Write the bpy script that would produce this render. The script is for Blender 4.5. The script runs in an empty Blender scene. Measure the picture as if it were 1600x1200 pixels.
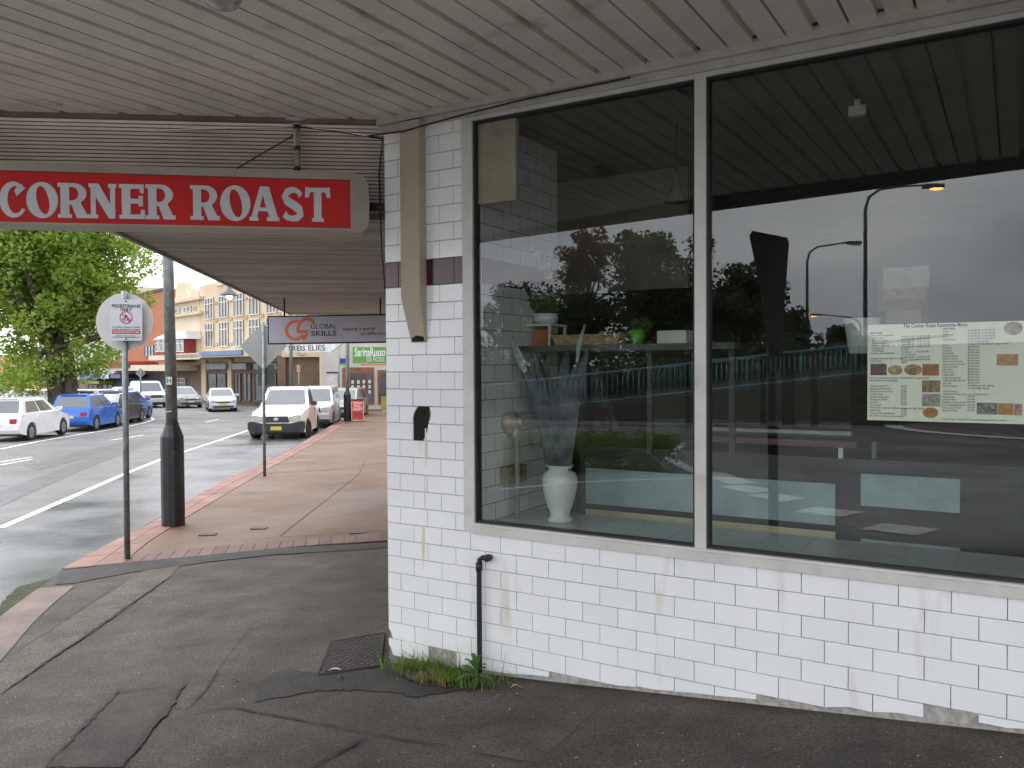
import bpy, bmesh, math, random
import numpy as np
from mathutils import Vector, Matrix, noise
random.seed(5); rng = np.random.default_rng(5)
SC = bpy.context.scene
COL = SC.collection
R = math.radians
# ------------------------------------------------------------------ camera
F_PX, PITCH, ROLL, CAMZ = 1300.0, 0.02304, 0.005718, 1.6
cf = Vector((0, math.cos(PITCH), -math.sin(PITCH)))
cr0 = Vector((1, 0, 0)); cu0 = cr0.cross(cf)
cr = math.cos(ROLL)*cr0 - math.sin(ROLL)*cu0
cu = math.sin(ROLL)*cr0 + math.cos(ROLL)*cu0
cam_d = bpy.data.cameras.new('camera'); cam = bpy.data.objects.new('camera', cam_d); COL.objects.link(cam)
cam_d.sensor_fit = 'HORIZONTAL'; cam_d.sensor_width = 36.0; cam_d.lens = 36.0*F_PX/1600.0
cam_d.clip_start = 0.05; cam_d.clip_end = 3000
m3 = Matrix((cr, cu, -cf)).transposed()
cam.matrix_world = Matrix.Translation((0, 0, CAMZ)) @ m3.to_4x4()
SC.camera = cam
# ------------------------------------------------------------------ world: overcast sky
W = bpy.data.worlds.new('World'); SC.world = W; W.use_nodes = True
wn = W.node_tree; wn.nodes.clear()
def wnode(t): return wn.nodes.new(t)
w_out = wnode('ShaderNodeOutputWorld'); w_bg = wnode('ShaderNodeBackground')
sky = wnode('ShaderNodeTexSky'); sky.sky_type = 'NISHITA'; sky.sun_disc = False
SUN_EL, SUN_AZ = R(52), R(-50)
sky.sun_elevation = SUN_EL; sky.sun_rotation = SUN_AZ; sky.dust_density = 4; sky.air_density = 1.0
hs = wnode('ShaderNodeHueSaturation'); hs.inputs['Saturation'].default_value = 0.10
wn.links.new(sky.outputs[0], hs.inputs['Color'])
wtc = wnode('ShaderNodeTexCoord'); wmap = wnode('ShaderNodeMapping'); wmap.inputs['Scale'].default_value = (1, 1, 2.6)
wn.links.new(wtc.outputs['Generated'], wmap.inputs[0])
wno = wnode('ShaderNodeTexNoise'); wno.inputs['Scale'].default_value = 2.2; wno.inputs['Detail'].default_value = 6; wno.inputs['Roughness'].default_value = .55
wn.links.new(wmap.outputs[0], wno.inputs['Vector'])
wramp = wnode('ShaderNodeValToRGB'); wramp.color_ramp.elements[0].position = .32; wramp.color_ramp.elements[1].position = .72
wramp.color_ramp.elements[0].color = (6.8, 7.3, 8.5, 1); wramp.color_ramp.elements[1].color = (16.2, 16.4, 16.9, 1)
wn.links.new(wno.outputs[0], wramp.inputs[0])
wmix = wnode('ShaderNodeMixRGB'); wmix.inputs[0].default_value = .85
wn.links.new(hs.outputs[0], wmix.inputs[1]); wn.links.new(wramp.outputs[0], wmix.inputs[2])
wn.links.new(wmix.outputs[0], w_bg.inputs['Color']); w_bg.inputs['Strength'].default_value = 0.12
wn.links.new(w_bg.outputs[0], w_out.inputs[0])
sd = bpy.data.lights.new('sun', 'SUN'); sd.energy = 1.0; sd.angle = R(25); sd.color = (1, .97, .93)
sun = bpy.data.objects.new('sun', sd); COL.objects.link(sun)
sdir = Vector((math.sin(SUN_AZ)*math.cos(SUN_EL), math.cos(SUN_AZ)*math.cos(SUN_EL), math.sin(SUN_EL)))
sun.rotation_euler = sdir.to_track_quat('Z', 'Y').to_euler(); sun.location = sdir*40
SC.view_settings.view_transform = 'Standard'; SC.view_settings.look = 'None'
SC.view_settings.exposure = 0.92; SC.view_settings.gamma = 1.0; SC.view_settings.use_curve_mapping = False
SC.render.engine = 'CYCLES'; SC.cycles.use_denoising = True
SC.cycles.max_bounces = 8; SC.cycles.transparent_max_bounces = 16; SC.cycles.diffuse_bounces = 5

# ------------------------------------------------------------------ materials
MATS = {}
def pm(name, col, rough=.6, var=.12, scale=4.0, bump=0.0, bscale=60.0, metal=0.0, spec=.5, col2=None, rand=0.0, coat=0.0,
       stain=None, rvar=0.0, detail=4, emit=None, speck=0.0, sscale=170.0, streak=1.0):
    if name in MATS: return MATS[name]
    m = bpy.data.materials.new(name); m.use_nodes = True; nt = m.node_tree; L = nt.links
    b = nt.nodes['Principled BSDF']
    b.inputs['Roughness'].default_value = rough; b.inputs['Metallic'].default_value = metal
    b.inputs['Specular IOR Level'].default_value = spec; b.inputs['Coat Weight'].default_value = coat
    tc = nt.nodes.new('ShaderNodeNewGeometry')
    n1 = nt.nodes.new('ShaderNodeTexNoise'); n1.inputs['Scale'].default_value = scale; n1.inputs['Detail'].default_value = detail
    n1.inputs['Roughness'].default_value = .6
    L.new(tc.outputs['Position'], n1.inputs['Vector'])
    mx = nt.nodes.new('ShaderNodeMixRGB')
    c = Vector(col); c2 = Vector(col2) if col2 else c*(1-2.2*var)
    mx.inputs[1].default_value = (*(c if col2 else c*(1+var)), 1); mx.inputs[2].default_value = (*c2, 1)
    rp = nt.nodes.new('ShaderNodeMapRange'); rp.inputs[1].default_value = .3; rp.inputs[2].default_value = .7
    L.new(n1.outputs[0], rp.inputs[0]); L.new(rp.outputs[0], mx.inputs[0])
    out = mx.outputs[0]
    if stain:      # a second, larger blotch colour
        n3 = nt.nodes.new('ShaderNodeTexNoise'); n3.inputs['Scale'].default_value = stain[1]; n3.inputs['Detail'].default_value = 5
        mp3 = nt.nodes.new('ShaderNodeMapping'); mp3.inputs['Scale'].default_value = (1, 1, streak); L.new(tc.outputs['Position'], mp3.inputs[0]); L.new(mp3.outputs[0], n3.inputs['Vector'])
        r3 = nt.nodes.new('ShaderNodeMapRange'); r3.inputs[1].default_value = stain[2]; r3.inputs[2].default_value = stain[2]+.12
        L.new(n3.outputs[0], r3.inputs[0])
        m3_ = nt.nodes.new('ShaderNodeMixRGB'); m3_.inputs[2].default_value = (*stain[0], 1)
        L.new(r3.outputs[0], m3_.inputs[0]); L.new(out, m3_.inputs[1]); out = m3_.outputs[0]
    if rand:
        oi = nt.nodes.new('ShaderNodeObjectInfo'); mr = nt.nodes.new('ShaderNodeMapRange')
        mr.inputs[3].default_value = 1-rand; mr.inputs[4].default_value = 1+rand*.5
        L.new(oi.outputs['Random'], mr.inputs[0])
        mm = nt.nodes.new('ShaderNodeVectorMath'); mm.operation = 'SCALE'
        L.new(out, mm.inputs[0]); L.new(mr.outputs[0], mm.inputs['Scale']); out = mm.outputs[0]
    if speck:
        n5 = nt.nodes.new('ShaderNodeTexNoise'); n5.inputs['Scale'].default_value = sscale; n5.inputs['Detail'].default_value = 2; n5.inputs['Roughness'].default_value = .7
        L.new(tc.outputs['Position'], n5.inputs['Vector'])
        r5 = nt.nodes.new('ShaderNodeMapRange'); r5.inputs[1].default_value = .32; r5.inputs[2].default_value = .68; r5.inputs[3].default_value = 1-speck; r5.inputs[4].default_value = 1+speck
        L.new(n5.outputs[0], r5.inputs[0]); m5 = nt.nodes.new('ShaderNodeVectorMath'); m5.operation = 'SCALE'
        L.new(out, m5.inputs[0]); L.new(r5.outputs[0], m5.inputs['Scale']); out = m5.outputs[0]
    L.new(out, b.inputs['Base Color'])
    if rvar:
        rr = nt.nodes.new('ShaderNodeMapRange'); rr.inputs[1].default_value = .35; rr.inputs[2].default_value = .65
        rr.inputs[3].default_value = max(.03, rough-rvar); rr.inputs[4].default_value = rough+rvar*.6
        n4 = nt.nodes.new('ShaderNodeTexNoise'); n4.inputs['Scale'].default_value = .55; n4.inputs['Detail'].default_value = 3
        L.new(tc.outputs['Position'], n4.inputs['Vector']); L.new(n4.outputs[0], rr.inputs[0]); L.new(rr.outputs[0], b.inputs['Roughness'])
    if bump:
        n2 = nt.nodes.new('ShaderNodeTexNoise'); n2.inputs['Scale'].default_value = bscale; n2.inputs['Detail'].default_value = 3
        L.new(tc.outputs['Position'], n2.inputs['Vector'])
        bp = nt.nodes.new('ShaderNodeBump'); bp.inputs['Strength'].default_value = bump; bp.inputs['Distance'].default_value = .01
        L.new(n2.outputs[0], bp.inputs['Height']); L.new(bp.outputs[0], b.inputs['Normal'])
    if emit:
        b.inputs['Emission Color'].default_value = (*emit[0], 1); b.inputs['Emission Strength'].default_value = emit[1]
    MATS[name] = m; return m
def glass_mat(name, tint=(1, 1, 1), base=.050):
    if name in MATS: return MATS[name]
    m = bpy.data.materials.new(name); m.use_nodes = True; nt = m.node_tree; L = nt.links; nt.nodes.clear()
    o = nt.nodes.new('ShaderNodeOutputMaterial'); mx = nt.nodes.new('ShaderNodeMixShader')
    t = nt.nodes.new('ShaderNodeBsdfTransparent'); g = nt.nodes.new('ShaderNodeBsdfGlossy')
    t.inputs[0].default_value = (*tint, 1); g.inputs['Roughness'].default_value = 0.0
    lw = nt.nodes.new('ShaderNodeLayerWeight'); lw.inputs[0].default_value = .5
    p = nt.nodes.new('ShaderNodeMath'); p.operation = 'POWER'; p.inputs[1].default_value = 5
    L.new(lw.outputs['Facing'], p.inputs[0])
    ma = nt.nodes.new('ShaderNodeMath'); ma.operation = 'MULTIPLY_ADD'; ma.inputs[1].default_value = .9; ma.inputs[2].default_value = base
    L.new(p.outputs[0], ma.inputs[0]); L.new(ma.outputs[0], mx.inputs[0])
    L.new(t.outputs[0], mx.inputs[1]); L.new(g.outputs[0], mx.inputs[2]); L.new(mx.outputs[0], o.inputs[0])
    MATS[name] = m; return m
def leaf_mat(name, c1, c2, trans=.35):
    if name in MATS: return MATS[name]
    m = bpy.data.materials.new(name); m.use_nodes = True; nt = m.node_tree; L = nt.links; nt.nodes.clear()
    o = nt.nodes.new('ShaderNodeOutputMaterial'); mx = nt.nodes.new('ShaderNodeMixShader'); mx.inputs[0].default_value = trans
    d = nt.nodes.new('ShaderNodeBsdfPrincipled'); d.inputs['Roughness'].default_value = .55; t = nt.nodes.new('ShaderNodeBsdfTranslucent')
    at = nt.nodes.new('ShaderNodeAttribute'); at.attribute_name = 'tint'
    cm = nt.nodes.new('ShaderNodeMixRGB'); cm.inputs[1].default_value = (*c1, 1); cm.inputs[2].default_value = (*c2, 1)
    L.new(at.outputs['Fac'], cm.inputs[0]); L.new(cm.outputs[0], d.inputs['Base Color'])
    br = nt.nodes.new('ShaderNodeVectorMath'); br.operation = 'SCALE'; br.inputs['Scale'].default_value = 1.4
    L.new(cm.outputs[0], br.inputs[0]); L.new(br.outputs[0], t.inputs[0])
    L.new(d.outputs[0], mx.inputs[1]); L.new(t.outputs[0], mx.inputs[2]); L.new(mx.outputs[0], o.inputs[0])
    MATS[name] = m; return m

# ------------------------------------------------------------------ geometry helpers
class MB:
    def __init__(s): s.v = []; s.f = []; s.mi = []; s.smooth = []
    def add(s, vs, fs, mi=0, smooth=False, M=None):
        k = len(s.v)
        s.v += [tuple(M @ Vector(v)) for v in vs] if M else [tuple(v) for v in vs]
        s.f += [tuple(i+k for i in f) for f in fs]; s.mi += [mi]*len(fs); s.smooth += [smooth]*len(fs); return s
    def box(s, c, d, M=None, mi=0):
        x, y, z = c; a, b, e = d[0]/2, d[1]/2, d[2]/2
        vs = [(x+i*a, y+j*b, z+k*e) for k in (-1, 1) for j in (-1, 1) for i in (-1, 1)]
        return s.add(vs, [(0, 2, 3, 1), (4, 5, 7, 6), (0, 1, 5, 4), (2, 6, 7, 3), (0, 4, 6, 2), (1, 3, 7, 5)], mi, False, M)
    def prism(s, poly, z0, z1, M=None, mi=0, smooth=False):       # polygon in xy (ccw), extruded in z
        n = len(poly); vs = [(x, y, z0) for x, y in poly]+[(x, y, z1) for x, y in poly]
        fs = [tuple(range(n-1, -1, -1)), tuple(range(n, 2*n))]+[(i, (i+1) % n, n+(i+1) % n, n+i) for i in range(n)]
        return s.add(vs, fs, mi, smooth, M)
    def tube(s, path, rad, seg=10, cap=True, mi=0, M=None):
        P = [Vector(p) for p in path]; n = len(P)
        if not hasattr(rad, '__len__'): rad = [rad]*n
        vs = []; up = None
        for i, p in enumerate(P):
            t = (P[min(i+1, n-1)]-P[max(i-1, 0)]).normalized()
            if up is None: up = t.orthogonal().normalized()
            up = (up-t*up.dot(t)).normalized(); b = t.cross(up)
            vs += [p+(up*math.cos(2*math.pi*k/seg)+b*math.sin(2*math.pi*k/seg))*rad[i] for k in range(seg)]
        fs = [(i*seg+k, i*seg+(k+1) % seg, (i+1)*seg+(k+1) % seg, (i+1)*seg+k) for i in range(n-1) for k in range(seg)]
        s.add(vs, fs, mi, True, M)
        if cap:
            k0 = len(s.v)-n*seg
            s.f += [tuple(k0+k for k in range(seg-1, -1, -1)), tuple(k0+(n-1)*seg+k for k in range(seg))]; s.mi += [mi]*2; s.smooth += [False]*2
        return s
    def lathe(s, prof, seg=24, M=None, mi=0, smooth=True):       # prof: (r, z)
        vs = [(r*math.cos(2*math.pi*k/seg), r*math.sin(2*math.pi*k/seg), z) for r, z in prof for k in range(seg)]
        n = len(prof)
        fs = [(i*seg+k, i*seg+(k+1) % seg, (i+1)*seg+(k+1) % seg, (i+1)*seg+k) for i in range(n-1) for k in range(seg)]
        if prof[0][0] > 1e-6: fs.append(tuple(range(seg-1, -1, -1)))
        if prof[-1][0] > 1e-6: fs.append(tuple((n-1)*seg+k for k in range(seg)))
        return s.add(vs, fs, mi, smooth, M)
    def mesh(s, name):
        me = bpy.data.meshes.new(name); me.from_pydata(s.v, [], s.f)
        me.polygons.foreach_set('material_index', s.mi); me.polygons.foreach_set('use_smooth', s.smooth); me.update(); return me
    def build(s, name, mats, parent=None, local=False):
        return mkobj(name, s.mesh(name), mats, parent, local)
def mkobj(name, me, mats, parent=None, local=False):
    o = bpy.data.objects.new(name, me); COL.objects.link(o)
    if mats is not None and len(me.materials) == 0:
        for m in (mats if isinstance(mats, (list, tuple)) else [mats]): me.materials.append(m)
    if parent: setpar(o, parent, local)
    return o
def setpar(o, p, local=False):
    o.parent = p
    if not local:
        q = p; M = Matrix.Identity(4)
        chain = []
        while q: chain.append(q); q = q.parent
        for q in reversed(chain): M = M @ q.matrix_parent_inverse @ q.matrix_basis
        o.matrix_parent_inverse = M.inverted()
def tag(o, label, cat, group=None):
    o['label'] = label; o['category'] = cat
    if group: o['group'] = group
    return o
def struct(o): o['kind'] = 'structure'; return o
def stuff(o): o['kind'] = 'stuff'; return o
def thing(name, label, cat, loc=(0, 0, 0), group=None, M=None):
    o = bpy.data.objects.new(name, None); COL.objects.link(o); o.empty_display_size = .2
    if M is not None: o.matrix_basis = M
    else: o.location = loc
    return tag(o, label, cat, group)
def axes(o, x, y, z=None):
    x = Vector(x).normalized(); y = Vector(y).normalized(); z = Vector(z) if z else x.cross(y)
    M = Matrix((x, y, z)).transposed().to_4x4(); M.translation = Vector(o); return M
Z = Vector((0, 0, 1))
def curve_mesh(splines, extrude=0.0):
    cu_ = bpy.data.curves.new('c', 'CURVE'); cu_.dimensions = '2D'; cu_.fill_mode = 'BOTH'; cu_.extrude = extrude
    for pts in splines:
        sp = cu_.splines.new('POLY'); sp.points.add(len(pts)-1); sp.use_cyclic_u = True
        for i, (x, y) in enumerate(pts): sp.points[i].co = (x, y, 0, 1)
    return to_mesh(cu_)
def to_mesh(cd):
    o = bpy.data.objects.new('tmp', cd); COL.objects.link(o); dg = bpy.context.evaluated_depsgraph_get()
    me = bpy.data.meshes.new_from_object(o.evaluated_get(dg)); bpy.data.objects.remove(o); me.materials.clear(); return me
def text(name, s, M, size, mat, parent, align='LEFT', bold=0.0, extrude=.001, spacing=1.0, line=1.0, width=None, local=False):
    cd = bpy.data.curves.new('t', 'FONT'); cd.body = s; cd.size = size; cd.align_x = align; cd.offset = bold*size; cd.extrude = extrude
    cd.space_character = spacing; cd.space_line = line; cd.resolution_u = 3; cd.align_y = 'CENTER'
    me = to_mesh(cd)
    if width:
        xs = [v.co.x for v in me.vertices]; w = max(xs)-min(xs); k = width/w
        for v in me.vertices: v.co.x *= k
    me.transform(M); return mkobj(name, me, mat, parent, local)

# ------------------------------------------------------------------ places: ground height, wall plane, pixel rays
def sm(x, a, b):
    t = min(1, max(0, (x-a)/(b-a))); return t*t*(3-2*t)
def integ(x, knots):          # piecewise slope, knots = [(x_start, slope)...] integrated from 0
    tot = 0.0
    if x >= 0:
        pos = [k for k in knots if k[0] >= 0]
        for i, (a, sl) in enumerate(pos):
            b = pos[i+1][0] if i+1 < len(pos) else 1e9
            if x <= a: break
            tot += sl*(min(x, b)-a)
    else:
        neg = sorted([k for k in knots if k[0] < 0], key=lambda k: -k[0]); e = 0.0
        for a, sl in neg:                 # slope sl applies on [a, e]
            if x >= e: break
            tot -= sl*(e-max(x, a)); e = a
    return tot
KX = [(0, .075), (3, .03), (8, 0.0), (-1, .075), (-3, .04), (-5.5, .02), (-1e9, 0.0)]
KY = [(0, -.06), (4.8, -.035), (7, -.018), (34, -.008), (70, 0.0), (-2, -.03), (-25, .025), (-1e9, 0.0)]
def G0(x, y): return .155+integ(x, KX)+integ(y, KY)
def G(x, y):
    return (G0(x-.35, y-.35)+G0(x+.35, y-.35)+G0(x-.35, y+.35)+G0(x+.35, y+.35))/4
ROADZ = -.13
WA = 1.026936
CX = Vector((-.74658, 4.98630, 0)); UU = Vector((math.sin(WA), -math.cos(WA), 0)); NN = Vector((-math.cos(WA), -math.sin(WA), 0))
def ray(px, py): return cf+cr*((px-800)/F_PX)+cu*((600-py)/F_PX)
CAM = Vector((0, 0, CAMZ))
def mirror(p):
    d = (p-CX).dot(NN); return p-2*d*NN
def wp(s, z, off=0.0): return CX+UU*s-NN*off+Z*z        # off > 0 : inside the shop
def onwall(px, py, off=0.0):
    d = ray(px, py); o = CX-NN*off; t = (o-CAM).dot(NN)/d.dot(NN); P = CAM+d*t
    return (P-CX).dot(UU), P.z, P
def at(px, py, Y):
    d = ray(px, py); return CAM+d*(Y/d.y)
def gnd(px, py, dz=0.0, refl=False):
    d = ray(px, py); t = .5
    f = lambda t: (lambda P: P.z-G(P.x, P.y)-dz)((mirror(CAM+d*t) if refl else CAM+d*t))
    while f(t) > 0 and t < 400: t += .1 if t < 20 else .5
    a, b = t-.5, t
    for _ in range(30):
        c = (a+b)/2
        if f(c) > 0: a = c
        else: b = c
    P = CAM+d*b
    return mirror(P) if refl else P
def refl(px, py, Y): return mirror(at(px, py, Y))
def refl_z(px, py, z):
    d = ray(px, py); return mirror(CAM+d*((z-CAMZ)/d.z))

# ------------------------------------------------------------------ ground, road, footpaths
m_ground = pm('ground_earth', (.10, .11, .07), .9, .2, .3, col2=(.16, .14, .10))
m_road = pm('road_asphalt', (.125, .121, .119), .58, .14, 1.1, bump=.4, bscale=150, stain=((.088, .085, .084), .35, .54), rvar=.18, detail=10, speck=.22, sscale=80)
m_wet = pm('wet_asphalt', (.130, .128, .134), .34, .25, .9, bump=.2, bscale=150, stain=((.075, .074, .08), .8, .52), rvar=.2, detail=10, speck=.2, sscale=90)
m_asph = pm('footpath_asphalt', (.082, .067, .054), .8, .28, 2.4, bump=.9, bscale=130, stain=((.052, .045, .040), 1.3, .54), detail=12, speck=.62, sscale=75)
m_patch = pm('old_asphalt_patch', (.118, .101, .080), .85, .18, 3.0, bump=.9, bscale=130, stain=((.075, .064, .053), 2.6, .55), detail=12, speck=.6, sscale=75)
m_dark = pm('dark_bitumen', (.034, .030, .027), .75, .3, 5.0, bump=.9, bscale=110, detail=10, speck=.5, sscale=80)
m_crack = pm('crack_fill', (.03, .028, .026), .85, .2, 8.0)
m_brown = pm('brown_paving', (.148, .080, .044), .62, .16, 1.4, bump=.5, bscale=200, stain=((.098, .054, .032), .6, .54), detail=12, rvar=.12, speck=.42, sscale=60)
m_pink = pm('pink_paver', (.25, .125, .095), .65, .10, 3.0, bump=.3, bscale=90, rand=.22, stain=((.28, .17, .14), 1.6, .58))
m_head = pm('header_paver', (.150, .085, .070), .7, .12, 3.0, bump=.3, bscale=90, rand=.25)
m_conc = pm('kerb_concrete', (.19, .145, .12), .8, .14, 3, bump=.5, bscale=90, stain=((.13, .11, .09), 2, .52), speck=.3, sscale=90)
m_white = pm('road_paint', (.72, .72, .68), .6, .12, 3, stain=((.45, .45, .42), 6, .60), detail=8)
m_cream_l = pm('cream_road_paint', (.74, .70, .54), .6, .1, 3, stain=((.5, .48, .38), 5, .62))
m_moss = pm('moss', (.045, .05, .018), .95, .3, 9, bump=1.0, bscale=60)
m_soil = pm('soil', (.05, .038, .028), .95, .3, 20, bump=.8, bscale=50)

def sheet(name, xs, ys, dz, mat):
    vs = [(x, y, G(x, y)+dz) for y in ys for x in xs]; nx = len(xs)
    fs = [(j*nx+i, j*nx+i+1, (j+1)*nx+i+1, (j+1)*nx+i) for j in range(len(ys)-1) for i in range(nx-1)]
    return struct(MB().add(vs, fs, 0, True).build(name, mat))
def rng_(a, b, n): return [a+(b-a)*i/n for i in range(n+1)]
sheet('ground', [-900, -300, -120]+rng_(-80, 30, 55)+[80, 300, 900], [-900, -300, -100]+rng_(-70, 100, 68)+[140, 300, 900], -.45, m_ground)
sheet('road', rng_(-62, -12, 26)+rng_(-11, 12, 44), rng_(-62, -10, 22)+rng_(-9, 12, 40)+rng_(13, 112, 50), ROADZ, m_road)

def lerp_poly(P, n):       # resample polyline evenly
    P = [Vector(p) for p in P]; d = [0]
    for a, b in zip(P, P[1:]): d.append(d[-1]+(b-a).length)
    out = []
    for i in range(n+1):
        t = d[-1]*i/n; k = max(j for j in range(len(P)) if d[j] <= t+1e-9); k = min(k, len(P)-2)
        out.append(P[k].lerp(P[k+1], (t-d[k])/max(1e-9, d[k+1]-d[k])))
    return out
def ruled(name, A, B, n, m, dz, mat, parent=None):
    A = lerp_poly(A, n); B = lerp_poly(B, n); vs = []
    for a, b in zip(A, B):
        for j in range(m+1):
            p = a.lerp(b, j/m); vs.append((p.x, p.y, G(p.x, p.y)+dz))
    w = m+1
    fs = [(i*w+j, i*w+j+1, (i+1)*w+j+1, (i+1)*w+j) for i in range(n) for j in range(m)]
    o = MB().add(vs, fs, 0, True); o = o.build(name, mat, parent)
    return o
def flat(v): return Vector((v.x, v.y, 0))
# kerb line (road edge) from pixels: the near asphalt kerb, then the paved kerb
near_k = [flat(gnd(px, py)) for px, py in ((100, 889), (60, 920), (0, 964))]
back_k = [flat(gnd(px, py, 0, True)) for px, py in ((1110, 846), (1200, 848), (1350, 853), (1500, 858), (1598, 862))]
kerb_near = near_k+[Vector((-3.05, 3.6, 0))]+back_k+[Vector((-.4, -3.4, 0)), Vector((1.2, -5.6, 0)), Vector((5, -8.5, 0))]
out_px = ((97, 889), (170, 850), (252, 808.7), (288, 785.7), (342.5, 755.6), (380, 737), (412, 724), (458, 700), (493, 679), (520, 663), (527, 655), (519, 648))
in_px = ((196, 877), (225, 852), (283, 814), (347, 776), (416, 735), (458, 711.7), (504, 685), (538, 662), (541, 654), (531, 645))
kerb_out = [flat(gnd(*p)) for p in out_px]; kerb_in = [flat(gnd(*p)) for p in in_px]
head_t = [flat(gnd(*p)) for p in ((120, 881), (250, 863), (361, 851.6), (481, 842), (606, 831))]
head_b = [flat(gnd(*p)) for p in ((98, 890), (250, 874.7), (365.6, 864), (481, 852.8), (608, 844.5))]
STREET = Vector((-.118, 1, 0)).normalized()
wall_far = CX+STREET*46
hb_end = head_b[-1]+(head_b[-1]-head_b[-2]).normalized()*.9
ht_end = head_t[-1]+(head_t[-1]-head_t[-2]).normalized()*.9
# asphalt footpath: ruled between kerb and building line
inner_near = [hb_end, CX+STREET*.5, CX+UU*.2, CX+UU*1.5, CX+UU*3.5, CX+UU*7, CX+UU*12]
fp = struct(ruled('footpath', [head_b[0]]+kerb_near[1:], inner_near, 60, 36, 0, m_asph))
bf = struct(ruled('paved_footpath', kerb_in, [ht_end, CX+STREET*12, CX+STREET*24, CX+STREET*36, wall_far], 70, 24, 0, m_brown))
far_fp = struct(ruled('far_footpath', [kerb_in[-1], kerb_in[-1]+Vector((-1.5, 5, 0))], [wall_far-Vector((0, .2, 0)), wall_far+Vector((1, 9, 0))], 8, 8, -.004, m_brown))
# the small wedge between kerb band and header (paved)
def poly_sheet(name, pts, dz, mat, parent=None, sub=0, ragged=0.0):
    if ragged:
        P2 = []
        for a, b in zip(pts, pts[1:]+pts[:1]):
            n_ = max(1, int((b-a).length/.035)); n_ = min(n_, 60)
            for i in range(n_):
                p = a.lerp(b, i/n_); P2.append(p+Vector((noise.noise(Vector((p.x*9, p.y*9, 1)))+.6*noise.noise(Vector((p.x*31, p.y*31, 5))), noise.noise(Vector((p.x*9, p.y*9, 2)))+.6*noise.noise(Vector((p.x*31, p.y*31, 6))), 0))*ragged)
        pts = P2
    bm = bmesh.new(); vs = [bm.verts.new((p.x, p.y, 0)) for p in pts]; f = bm.faces.new(vs)
    bmesh.ops.triangulate(bm, faces=[f])
    if sub: bmesh.ops.subdivide_edges(bm, edges=bm.edges[:], cuts=sub, use_grid_fill=True)
    for v in bm.verts: v.co.z = G(v.co.x, v.co.y)+dz
    me = bpy.data.meshes.new(name); bm.to_mesh(me); bm.free()
    for p in me.polygons:
        if p.normal.z < 0: p.flip()
    return mkobj(name, me, mat, parent)
poly_sheet('paving_wedge', [kerb_in[0], head_t[1], head_t[2], head_t[3], head_t[4], ht_end]+[kerb_in[1]], -.003, m_brown, bf)
# kerb face
def kerb_face(name, line, mat, n):
    L_ = lerp_poly(line, n); vs = []
    for p in L_: vs += [(p.x, p.y, G(p.x, p.y)+.001), (p.x, p.y, G(p.x, p.y)+ROADZ-.05)]
    return MB().add(vs, [(2*i, 2*i+1, 2*i+3, 2*i+2) for i in range(n)], 0, True).build(name, mat)
k1 = struct(kerb_face('kerb', kerb_near, m_conc, 50)); k2 = struct(kerb_face('paved_kerb', kerb_out, m_pink, 60))
# concrete kerb top strip beside the asphalt
def strip(name, line, w0, w1, dz, mat, parent, n=40, jit=0.0):
    L_ = lerp_poly(line, n); vs = []
    for i, p in enumerate(L_):
        t = (L_[min(i+1, n)]-L_[max(i-1, 0)]).normalized(); s_ = Vector((t.y, -t.x, 0))
        for w in (w0, w1):
            q = p+s_*(w+random.uniform(-jit, jit)); vs.append((q.x, q.y, G(q.x, q.y)+dz))
    o = MB().add(vs, [(2*i, 2*i+1, 2*i+3, 2*i+2) for i in range(n)], 0, True).build(name, mat, parent)
    for p in o.data.polygons:
        if p.normal.z < 0: p.flip()
    return o
kl = lerp_poly(kerb_near[1:], 60)
strip('kerb_top', kl, -.30, 0.0, .005, m_conc, k1, 60, .006)

def paver(parent, c4, h, mat, name='paver'):       # four ground corners -> a chamfered block
    c = sum((Vector(p) for p in c4), Vector())/4
    a = [(Vector(p)-c) for p in c4]; g = .006
    z = [G(c.x+p.x, c.y+p.y)-G(c.x, c.y) for p in a]
    def sh(p, d): return p-p.normalized()*d
    vs = [(*sh(p, g)[:2], zz-.05) for p, zz in zip(a, z)]+[(*sh(p, g)[:2], zz+h-.004) for p, zz in zip(a, z)]+[(*sh(p, g+.006)[:2], zz+h) for p, zz in zip(a, z)]
    fs = [(8, 9, 10, 11)]+[(i, (i+1) % 4, 4+(i+1) % 4, 4+i) for i in range(4)]+[(4+i, 4+(i+1) % 4, 8+(i+1) % 4, 8+i) for i in range(4)]
    me = MB().add(vs, fs).mesh(name)
    n = me.polygons[0].normal
    if n.z < 0: me.flip_normals()
    o = mkobj(name, me, mat); o.location = (c.x, c.y, G(c.x, c.y)); setpar(o, parent); return o
# two rows of pavers along the kerb; header course across the path
KO = lerp_poly(kerb_out, 200); KI_ = lerp_poly([head_b[0]+(head_b[1]-head_b[0])*.62]+kerb_in[1:], 200)
acc = 0; i0 = 0; npv = 0
for i in range(1, 201):
    acc = (KO[i]-KO[i0]).length
    if acc >= .42:
        a0, a1, b0, b1 = KO[i0], KO[i], KI_[i0], KI_[i]
        m0, m1 = a0.lerp(b0, .5), a1.lerp(b1, .5)
        if npv < 240:
            paver(k2, (a0, m0, m1, a1), .008+random.uniform(-.001, .001), m_pink); paver(k2, (m0, b0, b1, m1), .008+random.uniform(-.001, .001), m_pink)
        npv += 2; i0 = i
strip('kerb_bed', [(a+b)/2 for a, b in zip(KO, KI_)], -.24, .24, -.012, m_dark, k2, 120)
HT = lerp_poly(head_t+[ht_end], 30); HB = lerp_poly(head_b+[hb_end], 30)
HTt = [p for p in HT]
for i in range(30):
    # slanted like the street
    paver(bf, (HB[i], HB[i+1], HTt[i+1], HTt[i]), .006, m_head)
ruled('header_bed', [p for p in HB], [p for p in HT], 30, 2, -.008, m_dark, bf)
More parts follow.
